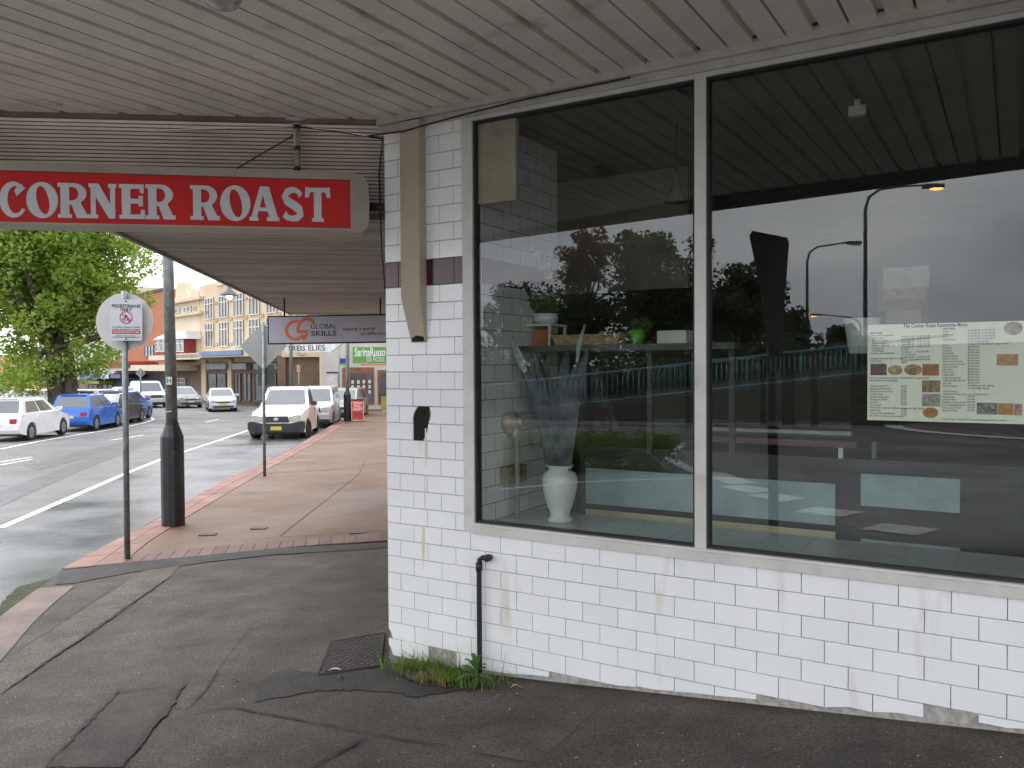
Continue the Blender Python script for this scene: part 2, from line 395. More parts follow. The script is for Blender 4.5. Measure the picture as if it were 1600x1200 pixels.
# second, thinner soldier band farther along the path
b2 = [flat(gnd(*p)) for p in ((421, 737.5), (500, 733), (606, 727.5))]; b2b = [flat(gnd(*p)) for p in ((416, 740.5), (500, 736), (606, 730))]
A_ = lerp_poly(b2, 44); B_ = lerp_poly(b2b, 44)
for i in range(44): paver(bf, (B_[i], B_[i+1], A_[i+1], A_[i]), .004, m_head)
def ribbon(name, pix, w, dz, mat, parent, reflected=False, n=None, jit=.25, base=0.0, taper=False):
    P = [flat(gnd(px, py, base, reflected)) for px, py in pix]
    n = n or max(6, int(sum((b-a).length for a, b in zip(P, P[1:]))/.025)); n = min(n, 240)
    L_ = lerp_poly(P, n); vs = []
    for i, p in enumerate(L_):
        t = (L_[min(i+1, n)]-L_[max(i-1, 0)]); t = t.normalized() if t.length > 1e-6 else Vector((1, 0, 0)); s_ = Vector((t.y, -t.x, 0))
        k = 1-abs(2*i/n-1)**3 if taper else 1
        off = (noise.noise(Vector((p.x*5, p.y*5, 3)))*.6+noise.noise(Vector((p.x*19, p.y*19, 7)))*.45+noise.noise(Vector((p.x*47, p.y*47, 9)))*.3)*w*jit*2
        ww = w/2*k*(1+jit*noise.noise(Vector((p.x*14, p.y*14, 0)))*1.8)
        for sg in (-1, 1):
            q = p+s_*(off+sg*ww); vs.append((q.x, q.y, G(q.x, q.y)+base+dz))
    o = MB().add(vs, [(2*i, 2*i+1, 2*i+3, 2*i+2) for i in range(n)]).build(name, mat, parent)
    for p in o.data.polygons:
        if p.normal.z < 0: p.flip()
    return o
# joints in the brown paving
for pix in (((435, 840), (560, 742), (571, 720)), ((345, 775), (610, 757)), ((480, 703), (606, 699)), ((520, 690), (606, 686)), ((375, 772), (420, 768))):
    ribbon('joint', pix, .012, .004, m_crack, bf, jit=.1)
# cracks, trench cuts and patches in the asphalt
def gpoly(name, pix, dz, mat, parent, sub=1, base=0.0, reflected=False, ragged=.018): return poly_sheet(name, [flat(gnd(px, py, base, reflected)) for px, py in pix], base+dz, mat, parent, sub, ragged)
gpoly('patch', ((0, 1086), (30, 1066), (80, 1030), (150, 985), (268, 900), (285, 880), (240, 884), (205, 905), (150, 938), (100, 972), (50, 1005), (0, 1036)), .004, m_patch, fp)
gpoly('patch', ((70, 1200), (178, 1088), (287, 1072), (255, 1118), (190, 1200)), .0045, pm('trench_asphalt', (.066, .057, .050), .85, .28, 3, bump=.9, bscale=120, detail=12, speck=.5, sscale=100, stain=((.042, .036, .032), 4, .56)), fp)
gpoly('patch', ((84, 914), (100, 892), (200, 880), (300, 868), (420, 858), (608, 848), (608, 856), (420, 868), (330, 878), (290, 884), (235, 890), (150, 905), (115, 912)), .006, m_dark, fp)
gpoly('dark_strip', ((500, 1052), (560, 1046), (605, 1040), (640, 1046), (720, 1068), (780, 1074), (640, 1090), (560, 1078), (480, 1082), (410, 1096), (400, 1066), (440, 1048)), .005, m_dark, fp, ragged=.06)
for pix, w in ((((268, 900), (200, 948), (140, 990), (80, 1030), (0, 1085)), .035), (((0, 1036), (60, 998), (150, 938), (205, 905)), .014),
               (((70, 1200), (120, 1147), (177, 1090), (197, 1070)), .035), (((190, 1200), (240, 1135), (287, 1075), (300, 1062)), .05),
               (((145, 1090), (220, 1080), (290, 1072)), .018), (((0, 1147), (70, 1130), (145, 1117)), .010),
               (((287, 1115), (330, 1112), (360, 1106), (420, 1117), (500, 1133), (580, 1148)), .026), (((287, 1115), (320, 1080), (345, 1040)), .016), (((345, 1040), (395, 975), (430, 968)), .006),
               (((580, 1148), (530, 1176), (475, 1205)), .032), (((580, 1148), (640, 1160), (700, 1168)), .022), (((735, 1177), (790, 1188), (840, 1196)), .022),
               (((830, 1196), (870, 1170), (930, 1115), (950, 1095)), .008), (((265, 1107), (290, 1110)), .012), (((240, 886), (330, 878), (420, 868), (608, 857)), .02)):
    ribbon('crack', pix, w*.62, .009, m_crack, fp, jit=.55, taper=True)
gpoly('moss_patch', ((0, 945), (30, 918), (70, 908), (95, 900), (85, 915), (75, 930), (40, 950), (0, 968)), .012, m_moss, k1, base=ROADZ)
# wet parking lane along the kerb and road markings
wl = ((0, 826), (195, 741), (252, 718), (340, 689), (384, 674), (440, 655), (470, 645))
edge = [flat(gnd(px, py, ROADZ)) for px, py in wl]
edge = [edge[0]+(edge[0]-edge[1]).normalized()*4]+edge
ke = [kerb_near[3], kerb_near[2], kerb_near[1]]+kerb_out[:-1]
ruled('wet_lane', ke, edge, 60, 10, ROADZ+.004, m_wet, bpy.data.objects['road'])
road_o = bpy.data.objects['road']
ribbon('edge_line', wl, .13, .009, m_cream_l, road_o, base=ROADZ, jit=.04)
ribbon('lane_line', ((0, 702), (60, 690), (130, 678), (190, 668.5), (225, 661), (240, 656), (236, 652), (215, 650), (200, 649.6)), .14, .006, m_white, road_o, base=ROADZ, jit=.04, n=80)
ribbon('centre_line', ((0, 722.5), (30, 717.5), (50, 714.5)), .11, .006, m_cream_l, road_o, base=ROADZ, jit=.03)
ribbon('centre_line', ((0, 727), (30, 721.5), (50, 718)), .11, .006, m_cream_l, road_o, base=ROADZ, jit=.03)
for a, b in (((174, 688), (225, 680)), ((322, 660), (342, 655)), ((308, 644), (330, 645.5))):
    ribbon('lane_dash', (a, b), .12, .006, m_white, road_o, base=ROADZ, jit=.03)
m_tarpatch = pm('road_patch', (.085, .083, .085), .45, .15, 2, bump=.3, bscale=150, detail=8)
gpoly('road_patch', ((0, 792), (120, 738), (200, 706), (240, 690), (180, 702), (90, 734), (0, 768)), .004, m_tarpatch, road_o, base=ROADZ)
gpoly('road_patch', ((60, 735), (200, 700), (330, 672), (300, 670), (150, 700), (40, 728)), .0042, m_tarpatch, road_o, base=ROADZ)

# ------------------------------------------------------------------ the corner shop
m_tile = pm('white_glazed_tile', (.87, .87, .865), .16, .02, 3, bump=.05, bscale=14, rand=.03, coat=.2, stain=((.70, .67, .58), 7, .62), streak=.18, rvar=.08)
m_grout = pm('tile_grout', (.42, .395, .36), .9, .2, 30)
m_maroon = pm('maroon_tile', (.075, .012, .018), .15, .1, 4, rand=.15)
m_alu = pm('aluminium_frame', (.62, .61, .57), .45, .06, 6, metal=.1, stain=((.50, .49, .45), 5, .6))
m_gasket = pm('black_gasket', (.02, .02, .02), .5)
m_beige = pm('beige_paint', (.46, .39, .30), .6, .06, 3, stain=((.36, .30, .23), 4, .6), bump=.15, bscale=40)
m_render = pm('cream_render', (.52, .49, .43), .85, .08, 2, bump=.2, bscale=40)
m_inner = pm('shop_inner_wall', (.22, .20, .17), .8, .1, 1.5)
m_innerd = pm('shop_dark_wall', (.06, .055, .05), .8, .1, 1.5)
m_floor = pm('shop_floor', (.10, .09, .08), .5, .1, 2)
shop = thing('corner_shop', 'corner shop faced with white glazed tiles, with two big window panes', 'shop', wp(0, -.25))
Z0 = .561; TS = .2; TH = .1; SILL = .66; SR = 3.9
T_OUT = .012
def wbox(name, s0, s1, z0, z1, o0, o1, mat, parent):      # offsets: negative = outside
    return MB().prism([(0, 0), (s1-s0, 0), (s1-s0, z1-z0), (0, z1-z0)], 0, o1-o0, axes(wp(s0, z0, o1), UU, Z)).build(name, mat, parent)
# backing walls (behind the tiles), window opening left free
wbox('wall', 0.0, .563, -.6, 4.8, .0, .22, m_grout, shop)
wbox('wall', .563, 9, -.6, SILL, .0, .16, m_grout, shop)
wbox('wall', .563, 9, 3.02, 4.8, .0, .16, m_render, shop)
wbox('wall', 5.6, 9, SILL, 3.02, .0, .16, m_render, shop)
# street side wall running away from the corner
def sbox(name, a, b, z0, z1, t, mat, parent, side=0.0):      # along STREET from corner, thickness to the right
    P = CX+STREET*a; Rr = Vector((STREET.y, -STREET.x, 0))
    return MB().prism([(0, 0), (b-a, 0), (b-a, z1-z0), (0, z1-z0)], 0, t, axes(P+Rr*side+Z*z0, STREET, Z)).build(name, mat, parent)
Rs = Vector((STREET.y, -STREET.x, 0))
sbox('side_wall', .14, 9, -.9, 4.8, .2, m_render, shop, .05)
row_meshes = {}
def tile_mesh(w, h):
    k = (round(w, 4), round(h, 4))
    if k in row_meshes: return row_meshes[k]
    g = .0016; c = .0016; x0, x1, y0, y1 = g, w-g, g, h-g
    vs = [(x, y, 0) for x, y in ((x0, y0), (x1, y0), (x1, y1), (x0, y1))]+[(x, y, T_OUT-c) for x, y in ((x0, y0), (x1, y0), (x1, y1), (x0, y1))]+\
         [(x, y, T_OUT) for x, y in ((x0+c, y0+c), (x1-c, y0+c), (x1-c, y1-c), (x0+c, y1-c))]
    fs = [(8, 9, 10, 11)]+[(i, (i+1) % 4, 4+(i+1) % 4, 4+i) for i in range(4)]+[(4+i, 4+(i+1) % 4, 8+(i+1) % 4, 8+i) for i in range(4)]
    row_meshes[k] = MB().add(vs, fs).mesh('wall_tile'); return row_meshes[k]
shop_inv = Matrix.Translation(-wp(0, -.25))
def put_tile(s, z, w, h, mat=None, name='wall_tile'):
    me = tile_mesh(w, h)
    if mat is not None and mat is not m_tile:
        me = me.copy(); me.materials.clear()
    o = mkobj(name, me, mat or m_tile)
    j = lambda a: random.uniform(-a, a)
    o.matrix_basis = axes(wp(s, z, -.0008+j(.0007)), UU, Z) @ Matrix.Rotation(j(.004), 4, 'X') @ Matrix.Rotation(j(.004), 4, 'Y')
    o.parent = shop; o.matrix_parent_inverse = shop_inv; return o
def ground_at(s): p = wp(s, 0, -.02); return G(p.x, p.y)
def poly_tile(pts, name='wall_tile', mat=None):       # pts: (s, z) world
    s0, z0 = pts[0]
    o = MB().prism([(s-s0, z-z0) for s, z in pts], 0, T_OUT).build(name, mat or m_tile)
    o.matrix_basis = axes(wp(s0, z0, -.0008), UU, Z); o.parent = shop; o.matrix_parent_inverse = shop_inv; return o
holes = [(.2, .34, 1.163, 1.359)]      # broken opening in the pier
for k in range(-9, 24):
    if k < 15: zb, zt = Z0+TH*k, Z0+TH*(k+1)
    elif k == 15: zb, zt = Z0+1.5, Z0+1.65
    else: zb, zt = Z0+1.65+TH*(k-16), Z0+1.65+TH*(k-15)
    if zb > 2.98: continue
    zt = min(zt, 3.0)
    smax = .56 if k >= 1 else SR
    ph = 0.0 if k % 2 == 0 else .1
    s = -.2+ph
    while s < smax:
        a, b = max(s, 0.0), min(s+TS, smax); s += TS
        if b-a < .012: continue
        mat = m_maroon if k == 15 else m_tile
        g0, g1 = ground_at(a), ground_at(b)
        if zt < min(g0, g1)+.015: continue
        if any(a < h[1] and b > h[0] and zb < h[3]-.005 and zt > h[2]+.005 for h in holes):
            # tiles broken round the hole
            if zb > 1.25:
                if a < .2: poly_tile([(a+.002, zb+.002), (.198, zb+.002), (.196, zb+.03), (.205, zb+.06), (.232, zt-.002), (a+.002, zt-.002)])
                else: poly_tile([(.314, zb+.002), (b-.002, zb+.002), (b-.002, zt-.002), (.322, zt-.002), (.333, zb+.06), (.327, zb+.03)])
            else:
                poly_tile([(.274, zb+.002), (b-.002, zb+.002), (b-.002, zt-.002), (.311, zt-.002), (.306, zb+.06), (.29, zb+.02)])
            continue
        low = min(g0, g1)
        if zb < max(g0, g1)+.02:       # bottom tiles, cut unevenly along the ground
            q0, q1 = max(zb+.002, g0+.022+random.uniform(0, .012)), max(zb+.002, g1+.022+random.uniform(0, .012))
            qm = max(zb+.002, (g0+g1)/2+.02+random.uniform(0, .02))
            if zt-max(q0, q1) < .012: continue
            if a < .02: continue
            if random.random() < .12:
                continue
            poly_tile([(a+.002, q0), ((a+b)/2, qm), (b-.002, q1), (b-.002, zt-.002), (a+.002, zt-.002)])
        elif a < .01 and zb < .02:      # chipped corner tile
            poly_tile([(.035, zb+.002), (b-.002, zb+.002), (b-.002, zt-.002), (a+.002, zt-.002), (a+.004, zb+.06), (.02, zb+.04)])
        else:
            put_tile(a, zb, b-a, zt-zb, mat)
# hole: flat plate painted near-black for the shade inside; ragged brick at its edge
m_black = pm('dark_cavity', (.012, .011, .010), .95)
m_oldbrick = pm('old_brick', (.28, .13, .07), .9, .25, 20, bump=.6, bscale=60)
MB().prism([(.19, 1.158), (.32, 1.158), (.34, 1.262), (.34, 1.362), (.19, 1.362)], -.001, .0012, axes(wp(0, 0), UU, Z)).build('hole', m_black, shop)
MB().prism([(.309, 1.275), (.320, 1.275), (.334, 1.32), (.323, 1.355), (.314, 1.34), (.319, 1.31)], .0014, .008, axes(wp(0, 0), UU, Z)).build('broken_edge', m_oldbrick, shop)
MB().prism([(.005, -.19), (.075, -.2), (.07, -.06), (.03, -.03), (.004, .0)], -.001, .006, axes(wp(0, 0), UU, Z)).build('exposed_render', pm('grey_render', (.25, .25, .25), .9, .2, 30), shop)
MB().prism([(.09, -.215), (.2, -.215), (.19, -.13), (.15, -.115), (.12, -.14)], -.001, .005, axes(wp(0, 0), UU, Z)).build('broken_edge', m_oldbrick, shop)
# rust streaks on the pier
m_rust = pm('rust_stain', (.70, .65, .52), .4, .08, 9)
for s0_, w_, z1_, z0_ in ((.288, .012, 1.235, .98), (.281, .007, .96, .70), (.262, .02, .70, .40)):
    MB().prism([(s0_, z1_), (s0_-w_*.3, (z0_+z1_)/2), (s0_+w_*.4, z0_), (s0_+w_, (z0_*.4+z1_*.6)), (s0_+w_*.8, z1_)], T_OUT+.0012, T_OUT+.0016, axes(wp(0, 0), UU, Z)).build('rust_streak', m_rust, shop)
# window
win = MB().prism([(0, 0), (.001, 0), (.001, .001), (0, .001)], 0, .001, axes(wp(3, .6, .15), UU, Z)).build('window', m_gasket, shop)
ZS0, ZS1, ZT0, ZT1 = .658, .715, 2.955, 3.02
WR = 5.6
wbox('frame', .560, .628, ZS0, ZT1, -.014, .06, m_alu, win)
wbox('frame', .628, WR, ZS0, ZS1-.012, -.034, .06, m_alu, win)
wbox('frame', .628, WR, ZS1-.012, ZS1, -.022, .06, m_alu, win)
wbox('frame', .628, WR, ZT0, ZT1, -.014, .06, m_alu, win)
wbox('frame', 1.904, 1.959, ZS1, ZT0, -.014, .06, m_alu, win)
wbox('frame', 4.4, 4.455, ZS1, ZT0, -.014, .06, m_alu, win)
for a, b in ((.628, 1.904), (1.959, 4.4), (4.455, WR)):
    wbox('gasket', a, a+.012, ZS1, ZT0, .0, .05, m_gasket, win); wbox('gasket', b-.012, b, ZS1, ZT0, .0, .05, m_gasket, win)
    wbox('gasket', a+.012, b-.012, ZS1, ZS1+.010, .0, .05, m_gasket, win); wbox('gasket', a+.012, b-.012, ZT0-.012, ZT0, .0, .05, m_gasket, win)
    wbox('pane', a+.002, b-.002, ZS1+.001, ZT0-.001, .020, .026, glass_mat('window_glass', (.93, .95, .94)), win)
# awning strut boxed in beige, and black gas pipe
bk = axes(wp(0, 0), UU, Z)
bx = MB(); s0, s1, d = .172, .308, .078
zk, zb_ = 1.99, 1.735
bx.add([(s0, 3.0, .014), (s1, 3.0, .014), (s1, 3.0, d), (s0, 3.0, d), (s0, zk, .014), (s1, zk, .014), (s1, zk, d), (s0, zk, d),
        (s0+.035, zb_, .013), (s1-.0, zb_, .013), (s1-.0, zb_, .03), (s0+.035, zb_, .03)],
       [(3, 2, 6, 7), (0, 3, 7, 4), (2, 1, 5, 6), (7, 6, 10, 11), (4, 7, 11, 8), (6, 5, 9, 10), (8, 11, 10, 9)], 0, False, bk)
bracket = bx.build('awning_bracket', m_beige, shop)
MB().prism([(.215, 1.738), (.3, 1.738), (.302, 1.765), (.27, 1.77), (.262, 1.80), (.245, 1.79), (.235, 1.765), (.215, 1.76)], .034, .037, bk).build('rust_hole', m_black, shop)  # flat plate, shade inside the rusted opening painted near-black
# pipe
s_p, zt_p, _ = onwall(757, 868); gp = ground_at(s_p)
m_pipe = pm('black_pipe', (.022, .02, .02), .45, .2, 20)
MB().tube([wp(s_p+.05, zt_p, .0), wp(s_p+.05, zt_p, -.045), wp(s_p+.02, zt_p-.0, -.05), wp(s_p, zt_p-.012, -.05), wp(s_p-.004, zt_p-.05, -.05), wp(s_p-.004, gp+.1, -.05), wp(s_p-.004, gp-.05, -.05)], [.0145]*7, 12)\
    .tube([wp(s_p-.004, zt_p-.03, -.05), wp(s_p-.004, zt_p-.075, -.05)], .019, 12).tube([wp(s_p+.05, zt_p, -.028), wp(s_p+.05, zt_p, -.058)], .020, 12).build('gas_pipe', m_pipe, shop)
# ------------------------------------------------------------------ near awning (ceiling of wide panels)
AW = 1.452+CAMZ
m_ceil = pm('ceiling_paint', (.80, .76, .68), .6, .07, 2.2, stain=((.50, .46, .39), 3.4, .62), bump=.08, bscale=30, rand=.05)
m_gap_shade = pm('gap_shade', (.018, .016, .015), .9)  # near-black colour paints the shade seen in gaps between awning boards
m_trim = pm('awning_trim', (.52, .50, .45), .6, .1, 5, stain=((.34, .32, .29), 6, .58))
e1 = refl_z(1600, 240, AW); e2 = refl_z(1100, 306, AW); e3 = refl_z(752, 366, AW)
def so(P): return (P-CX).dot(UU), (P-CX).dot(NN)
endP = at(0, 178, 4.77)
es, eo = so(endP); END_K = eo/(-es)
aw = thing('awning', 'cream panelled awning ceiling over the footpath of the corner shop', 'awning', wp(1, AW, -1.5))
(sa, oa), (sb, ob), (sc_, oc) = so(e1), so(e2), so(e3)
def out_edge(s):      # awning outer edge (distance from wall) as seen mirrored in the glass
    if s >= sb: return oa+(ob-oa)*(s-sa)/(sb-sa)
    return ob+(oc-ob)*(s-sb)/(sc_-sb)
def cell(px, py): return MB()
PW = .26
s = -5.2+.0
k = 0
while s < 7.5:
    a, b = s, s+PW; k += 1
    def o_in(t): return 0.058 if t > -.07 else -t*END_K
    def o_out(t): return min(max(out_edge(t), 2.7), 4.6)
    if o_in((a+b)/2) < o_out((a+b)/2)-.05:
        mb = MB(); mid = (a+b)/2; gj, gw = .0065, .018
        for x0, x1 in ((a+gj, mid-gw), (mid+gw, b-gj)):
            mb.prism([(x0, o_in(x0)), (x1, o_in(x1)), (x1, o_out(x1)), (x0, o_out(x0))], -.016, .03, Matrix.Identity(4))
        mb.prism([(mid-gw+.0005, o_in(mid)), (mid+gw-.0005, o_in(mid)), (mid+gw-.0005, o_out(mid)), (mid-gw+.0005, o_out(mid))], .016, .0298, Matrix.Identity(4))
        M = Matrix((UU, NN, Z)).transposed().to_4x4(); M.translation = CX+Z*(AW+.016)
        mb.v = [tuple(M @ Vector(v)) for v in mb.v]
        o = mb.build('ceiling_panel', m_ceil, aw)
        bmn = bmesh.new(); bmn.from_mesh(o.data); bmesh.ops.recalc_face_normals(bmn, faces=bmn.faces[:]); bmn.to_mesh(o.data); bmn.free()
    s += PW
def plan(pts, z0, z1, mat, name, parent):       # pts in (s, o)
    P = [CX+UU*a+NN*b for a, b in pts]
    o = MB().prism([(p.x, p.y) for p in P], z0, z1).build(name, mat, parent)
    bmn = bmesh.new(); bmn.from_mesh(o.data); bmesh.ops.recalc_face_normals(bmn, faces=bmn.faces[:]); bmn.to_mesh(o.data); bmn.free(); return o
sL = -4.6
plan([(0, .0), (7.5, 0), (7.5, out_edge(7.5)), (sL, min(out_edge(sL), 4.6)), (sL, -sL*END_K)], AW+.09, AW+.2, m_gap_shade, 'shade_deck', aw)  # slab added above the panels to block sky light
# trim along the wall and across the end, gutter along the outer edge
wbox('wall_trim', -.02, 7.5, AW-.035, AW+.02, -.058, -.001, m_trim, aw)
wbox('wall_trim', -.02, 7.5, AW-.075, AW-.036, -.032, -.001, m_trim, aw)
def vbox(A, B, z0, z1, t, mat, name, parent):     # thin vertical board from A to B (plan), thickness t to the left of A->B
    d = (B-A); L_ = d.length
    return MB().prism([(0, 0), (L_, 0), (L_, z1-z0), (0, z1-z0)], 0, t, axes(Vector((A.x, A.y, z0)), d, Z)).build(name, mat, parent)
pe = lambda s: CX+UU*s+NN*(-s*END_K)
vbox(pe(-4.6), pe(-.03), AW-.022, AW+.1, .03, pm('dark_trim', (.22, .16, .15), .7), 'end_trim', aw)
E1, E2 = CX+UU*7.5+NN*out_edge(7.5), CX+UU*sL+NN*out_edge(sL)
vbox(E2, E1, AW-.03, AW+.22, .03, m_trim, 'gutter', aw)
# oval bulkhead light
lp = at(347, 0, 3.2); lz = AW
lt = thing('ceiling_light', 'round glass bulkhead light fixed under the panelled awning', 'light', (lp.x, lp.y, lz))
MB().lathe([(.085, 0), (.085, -.03), (.075, -.034)], 28, Matrix.Translation((lp.x, lp.y, lz))).build('base', m_alu, lt)
MB().lathe([(.074, -.03), (.072, -.055), (.055, -.08), (.025, -.092), (0.0, -.095)], 28, Matrix.Translation((lp.x, lp.y, lz))).build('lens', pm('ribbed_glass', (.42, .43, .38), .2, .15, 30, coat=.5), lt)
# ------------------------------------------------------------------ far awning (lower, fine ribs)
AF = .92+CAMZ; fa = thing('awning', 'lower awning with narrow ribbed boards over the paved footpath', 'awning', (-2.2, 8, AF))
m_rib = pm('soffit_board', (.40, .36, .31), .65, .08, 2, rand=.30, stain=((.28, .25, .21), 2.0, .62))
m_ribf = pm('fascia_board', (.50, .43, .37), .65, .08, 2, rand=.06)
f0 = flat(pe(-.05))+STREET*.10+Rs*.35; f1 = flat(pe(-4.6))+STREET*.10
fd = (f1-f0).normalized(); nfb = 27; hh = (AW+.07-AF)/nfb
for i in range(nfb):
    z = AF+hh*i
    p0, p1 = f0, f1
    if i >= nfb-4: hh2 = hh
    M = axes(Vector((p1.x, p1.y, z)), -fd, Z)
    L_ = (p1-p0).length
    o = MB().add([(0, .0015, 0), (L_, .0015, 0), (L_, .0015, .012), (0, .0015, .012), (0, hh*.78, .012), (L_, hh*.78, .012), (L_, hh-.001, .003), (0, hh-.001, .003), (0, hh-.001, 0), (L_, hh-.001, 0)],
             [(0, 1, 2, 3), (3, 2, 5, 4), (4, 5, 6, 7), (7, 6, 9, 8)], 0, False, M).build('fascia_board', m_ribf, fa)
vbox(f1+STREET*.012, f0+STREET*.012, AF, AW+.05, -.03, m_gap_shade, 'fascia_back', fa)
oe0 = at(165, 355, .92*F_PX/(573.5-355)); oe1 = at(450, 489, .92*F_PX/(571.8-489)); oe0.z = oe1.z = 0
od = (oe1-oe0).normalized(); 
sof_s = oe0-od*((oe0-f0).dot(od)-.15)
far_len = (oe1-sof_s).length; nb = 118; st = far_len/nb
for i in range(nb):
    a = sof_s+od*(st*i)
    cross = fd*-1
    # inner end on the street wall
    tt = (a-CX).dot(STREET); inner = CX+STREET*(tt+.1)+Rs*.3
    d_ = inner-a; L_ = d_.length
    M = axes(Vector((a.x, a.y, AF)), d_, od)     # z axis = right x along = up or down
    zz = 1 if M.to_3x3().col[2].z > 0 else -1
    MB().add([(0, .013, 0), (L_, .013, 0), (L_, st-.013, 0), (0, st-.013, 0), (0, .013, .03*zz), (L_, .013, .03*zz), (L_, st-.013, .03*zz), (0, st-.013, .03*zz)],
             [(0, 1, 2, 3), (4, 5, 1, 0), (3, 2, 6, 7)], 0, False, M).build('soffit_board', m_rib, fa)
Q0, Q1 = sof_s, oe1+od*.02
fin = CX+STREET*((Q1-CX).dot(STREET)+.1)+Rs*.3
MB().prism([(p.x, p.y) for p in (Q0, f0+Rs*.4, fin, Q1)], AF+.031, AF+.3).build('shade_deck', m_gap_shade, fa)
vbox(Q0, Q1, AF-.02, AF+.4, .03, pm('awning_edge', (.20, .18, .17), .6), 'edge_fascia', fa)
vbox(Q1, fin, AF-.03, AF+.35, .03, m_trim, 'end_fascia', fa)
# ------------------------------------------------------------------ hanging shop sign with cut letters
def arc(cx, cy, rx, ry, a0, a1, n=14, rot=0.0):
    out = []
    for i in range(n+1):
        a = R(a0+(a1-a0)*i/n); x, y = rx*math.cos(a), ry*math.sin(a)
        out.append((cx+x*math.cos(rot)-y*math.sin(rot), cy+x*math.sin(rot)+y*math.cos(rot)))
    return out
def stroke(pts, w):
    P = [Vector((x, y, 0)) for x, y in pts]; Lf, Rt = [], []
    for i, p in enumerate(P):
        t = (P[min(i+1, len(P)-1)]-P[max(i-1, 0)]).normalized(); n = Vector((-t.y, t.x, 0)); ww = w[i] if hasattr(w, '__len__') else w
        Lf.append(tuple((p+n*ww/2)[:2])); Rt.append(tuple((p-n*ww/2)[:2]))
    return Lf+Rt[::-1]
GL = {
 'O': [arc(.5, .5, .5, .5, 0, 354, 40), arc(.52, .5, .19, .40, 0, 354, 30, R(14))],
 'C': [arc(.52, .5, .52, .5, 62, 328, 26)+arc(.60, .5, .30, .38, 322, 80, 20)+[(.56, .74), (.64, .60), (.98, .83), (.90, .85), (.86, .92)]],
 'R': [[(0, 0), (.45, 0), (.45, .11), (.37, .11), (.37, .38), (.44, .38), (.60, 0), (1, 0), (1, .12), (.92, .12), (.74, .42)]+arc(.52, .71, .40, .29, -55, 90, 12)+[(0, 1), (0, .89), (.09, .89), (.09, .11), (0, .11)],
       [(.37, .50), (.46, .50)]+arc(.46, .695, .20, .195, -80, 80, 8)+[(.46, .89), (.37, .89)]],
 'N': [[(0, 0), (.33, 0), (.33, .11), (.25, .11), (.25, .62), (.72, 0), (.95, 0), (.95, .89), (1, .89), (1, 1), (.70, 1), (.70, .89), (.77, .89), (.77, .42), (.36, 1), (0, 1), (0, .89), (.07, .89), (.07, .11), (0, .11)]],
 'E': [[(0, 0), (1, 0), (1, .27), (.86, .27), (.82, .13), (.44, .13), (.44, .44), (.76, .44), (.76, .37), (.93, .37), (.93, .67), (.76, .67), (.76, .58), (.44, .58), (.44, .87), (.80, .87), (.84, .74), (.97, .74), (.97, 1), (0, 1), (0, .89), (.1, .89), (.1, .11), (0, .11)]],
 'A': [[(0, 0), (.30, 0), (.30, .11), (.25, .11), (.30, .28), (.61, .28), (.67, .11), (.58, .11), (.58, 0), (1, 0), (1, .11), (.95, .11), (.66, 1), (.36, 1), (.06, .11), (0, .11)], [(.35, .39), (.56, .39), (.455, .76)]],
 'T': [[(.27, 0), (.73, 0), (.73, .11), (.65, .11), (.65, .86), (.80, .86), (.86, .70), (1, .70), (.98, 1.02), (.86, .99), (.14, .99), (.02, 1.02), (0, .70), (.14, .70), (.20, .86), (.35, .86), (.35, .11), (.27, .11)]],
 'S': [stroke([(.84, .74), (.76, .84), (.62, .90), (.46, .90), (.28, .84), (.19, .71), (.26, .60), (.44, .52), (.62, .44), (.79, .34), (.82, .22), (.70, .12), (.50, .09), (.30, .12), (.16, .22)],
             [.2, .15, .15, .17, .22, .26, .27, .26, .27, .28, .27, .2, .16, .17, .22])+[]],
}
P0, P1 = at(0, 312, 4.60), at(549, 320, 4.90); P0.z = P1.z = (P0.z+P1.z)/2
SX = (P1-P0).normalized(); SN = SX.cross(Z)
def on_sign(px, py):
    d = ray(px, py); t = (P0-CAM).dot(SN)/d.dot(SN); P = CAM+d*t; return (P-P0).dot(SX), P.z
sg = thing('hanging_sign', 'red lightbox sign lettered CORNER ROAST hanging under the awning', 'sign', P0.lerp(P1, .5)+Z*.2)
m_red = pm('red_sign_face', (.58, .022, .020), .5, .05, 3, spec=.2); m_slv = pm('silver_letter', (.60, .62, .64), .5, .05, 5)
m_sframe = pm('sign_casing', (.36, .32, .25), .5, .08, 4, stain=((.45, .36, .2), 5, .64))
xL = -.75; xR, ztop = on_sign(547, 283); _, zbot = on_sign(551, 357); ztop += .002
MS = axes(P0-Z*P0.z, SX, Z)      # local (along, z, towards camera)
xr2, zt2 = on_sign(549, 273); _, zb2 = on_sign(549, 364)
_, ztl = on_sign(0, 262); _, zbl = on_sign(0, 353)
D2 = .20
MB().prism([(xL, zbot), (xR, zbot), (xR, ztop), (xL, ztop)], -.01, .0, MS).build('face', m_red, sg)
cs = MB(); cs.prism([(xL, ztop+.002), (xR, ztop+.002), (xR, zt2+.012), (xL, zt2+.012)], -D2, .012, MS); cs.prism([(xL, zb2+.012), (xR, zb2+.012), (xR, zbot-.002), (xL, zbot-.002)], -D2, .012, MS)
cs.prism([(xL, zbot-.001), (xR, zbot-.001), (xR, ztop+.001), (xL, ztop+.001)], -D2+.002, -.012, MS)
cs.build('casing', m_sframe, sg)
xe, _ = on_sign(577, 320)
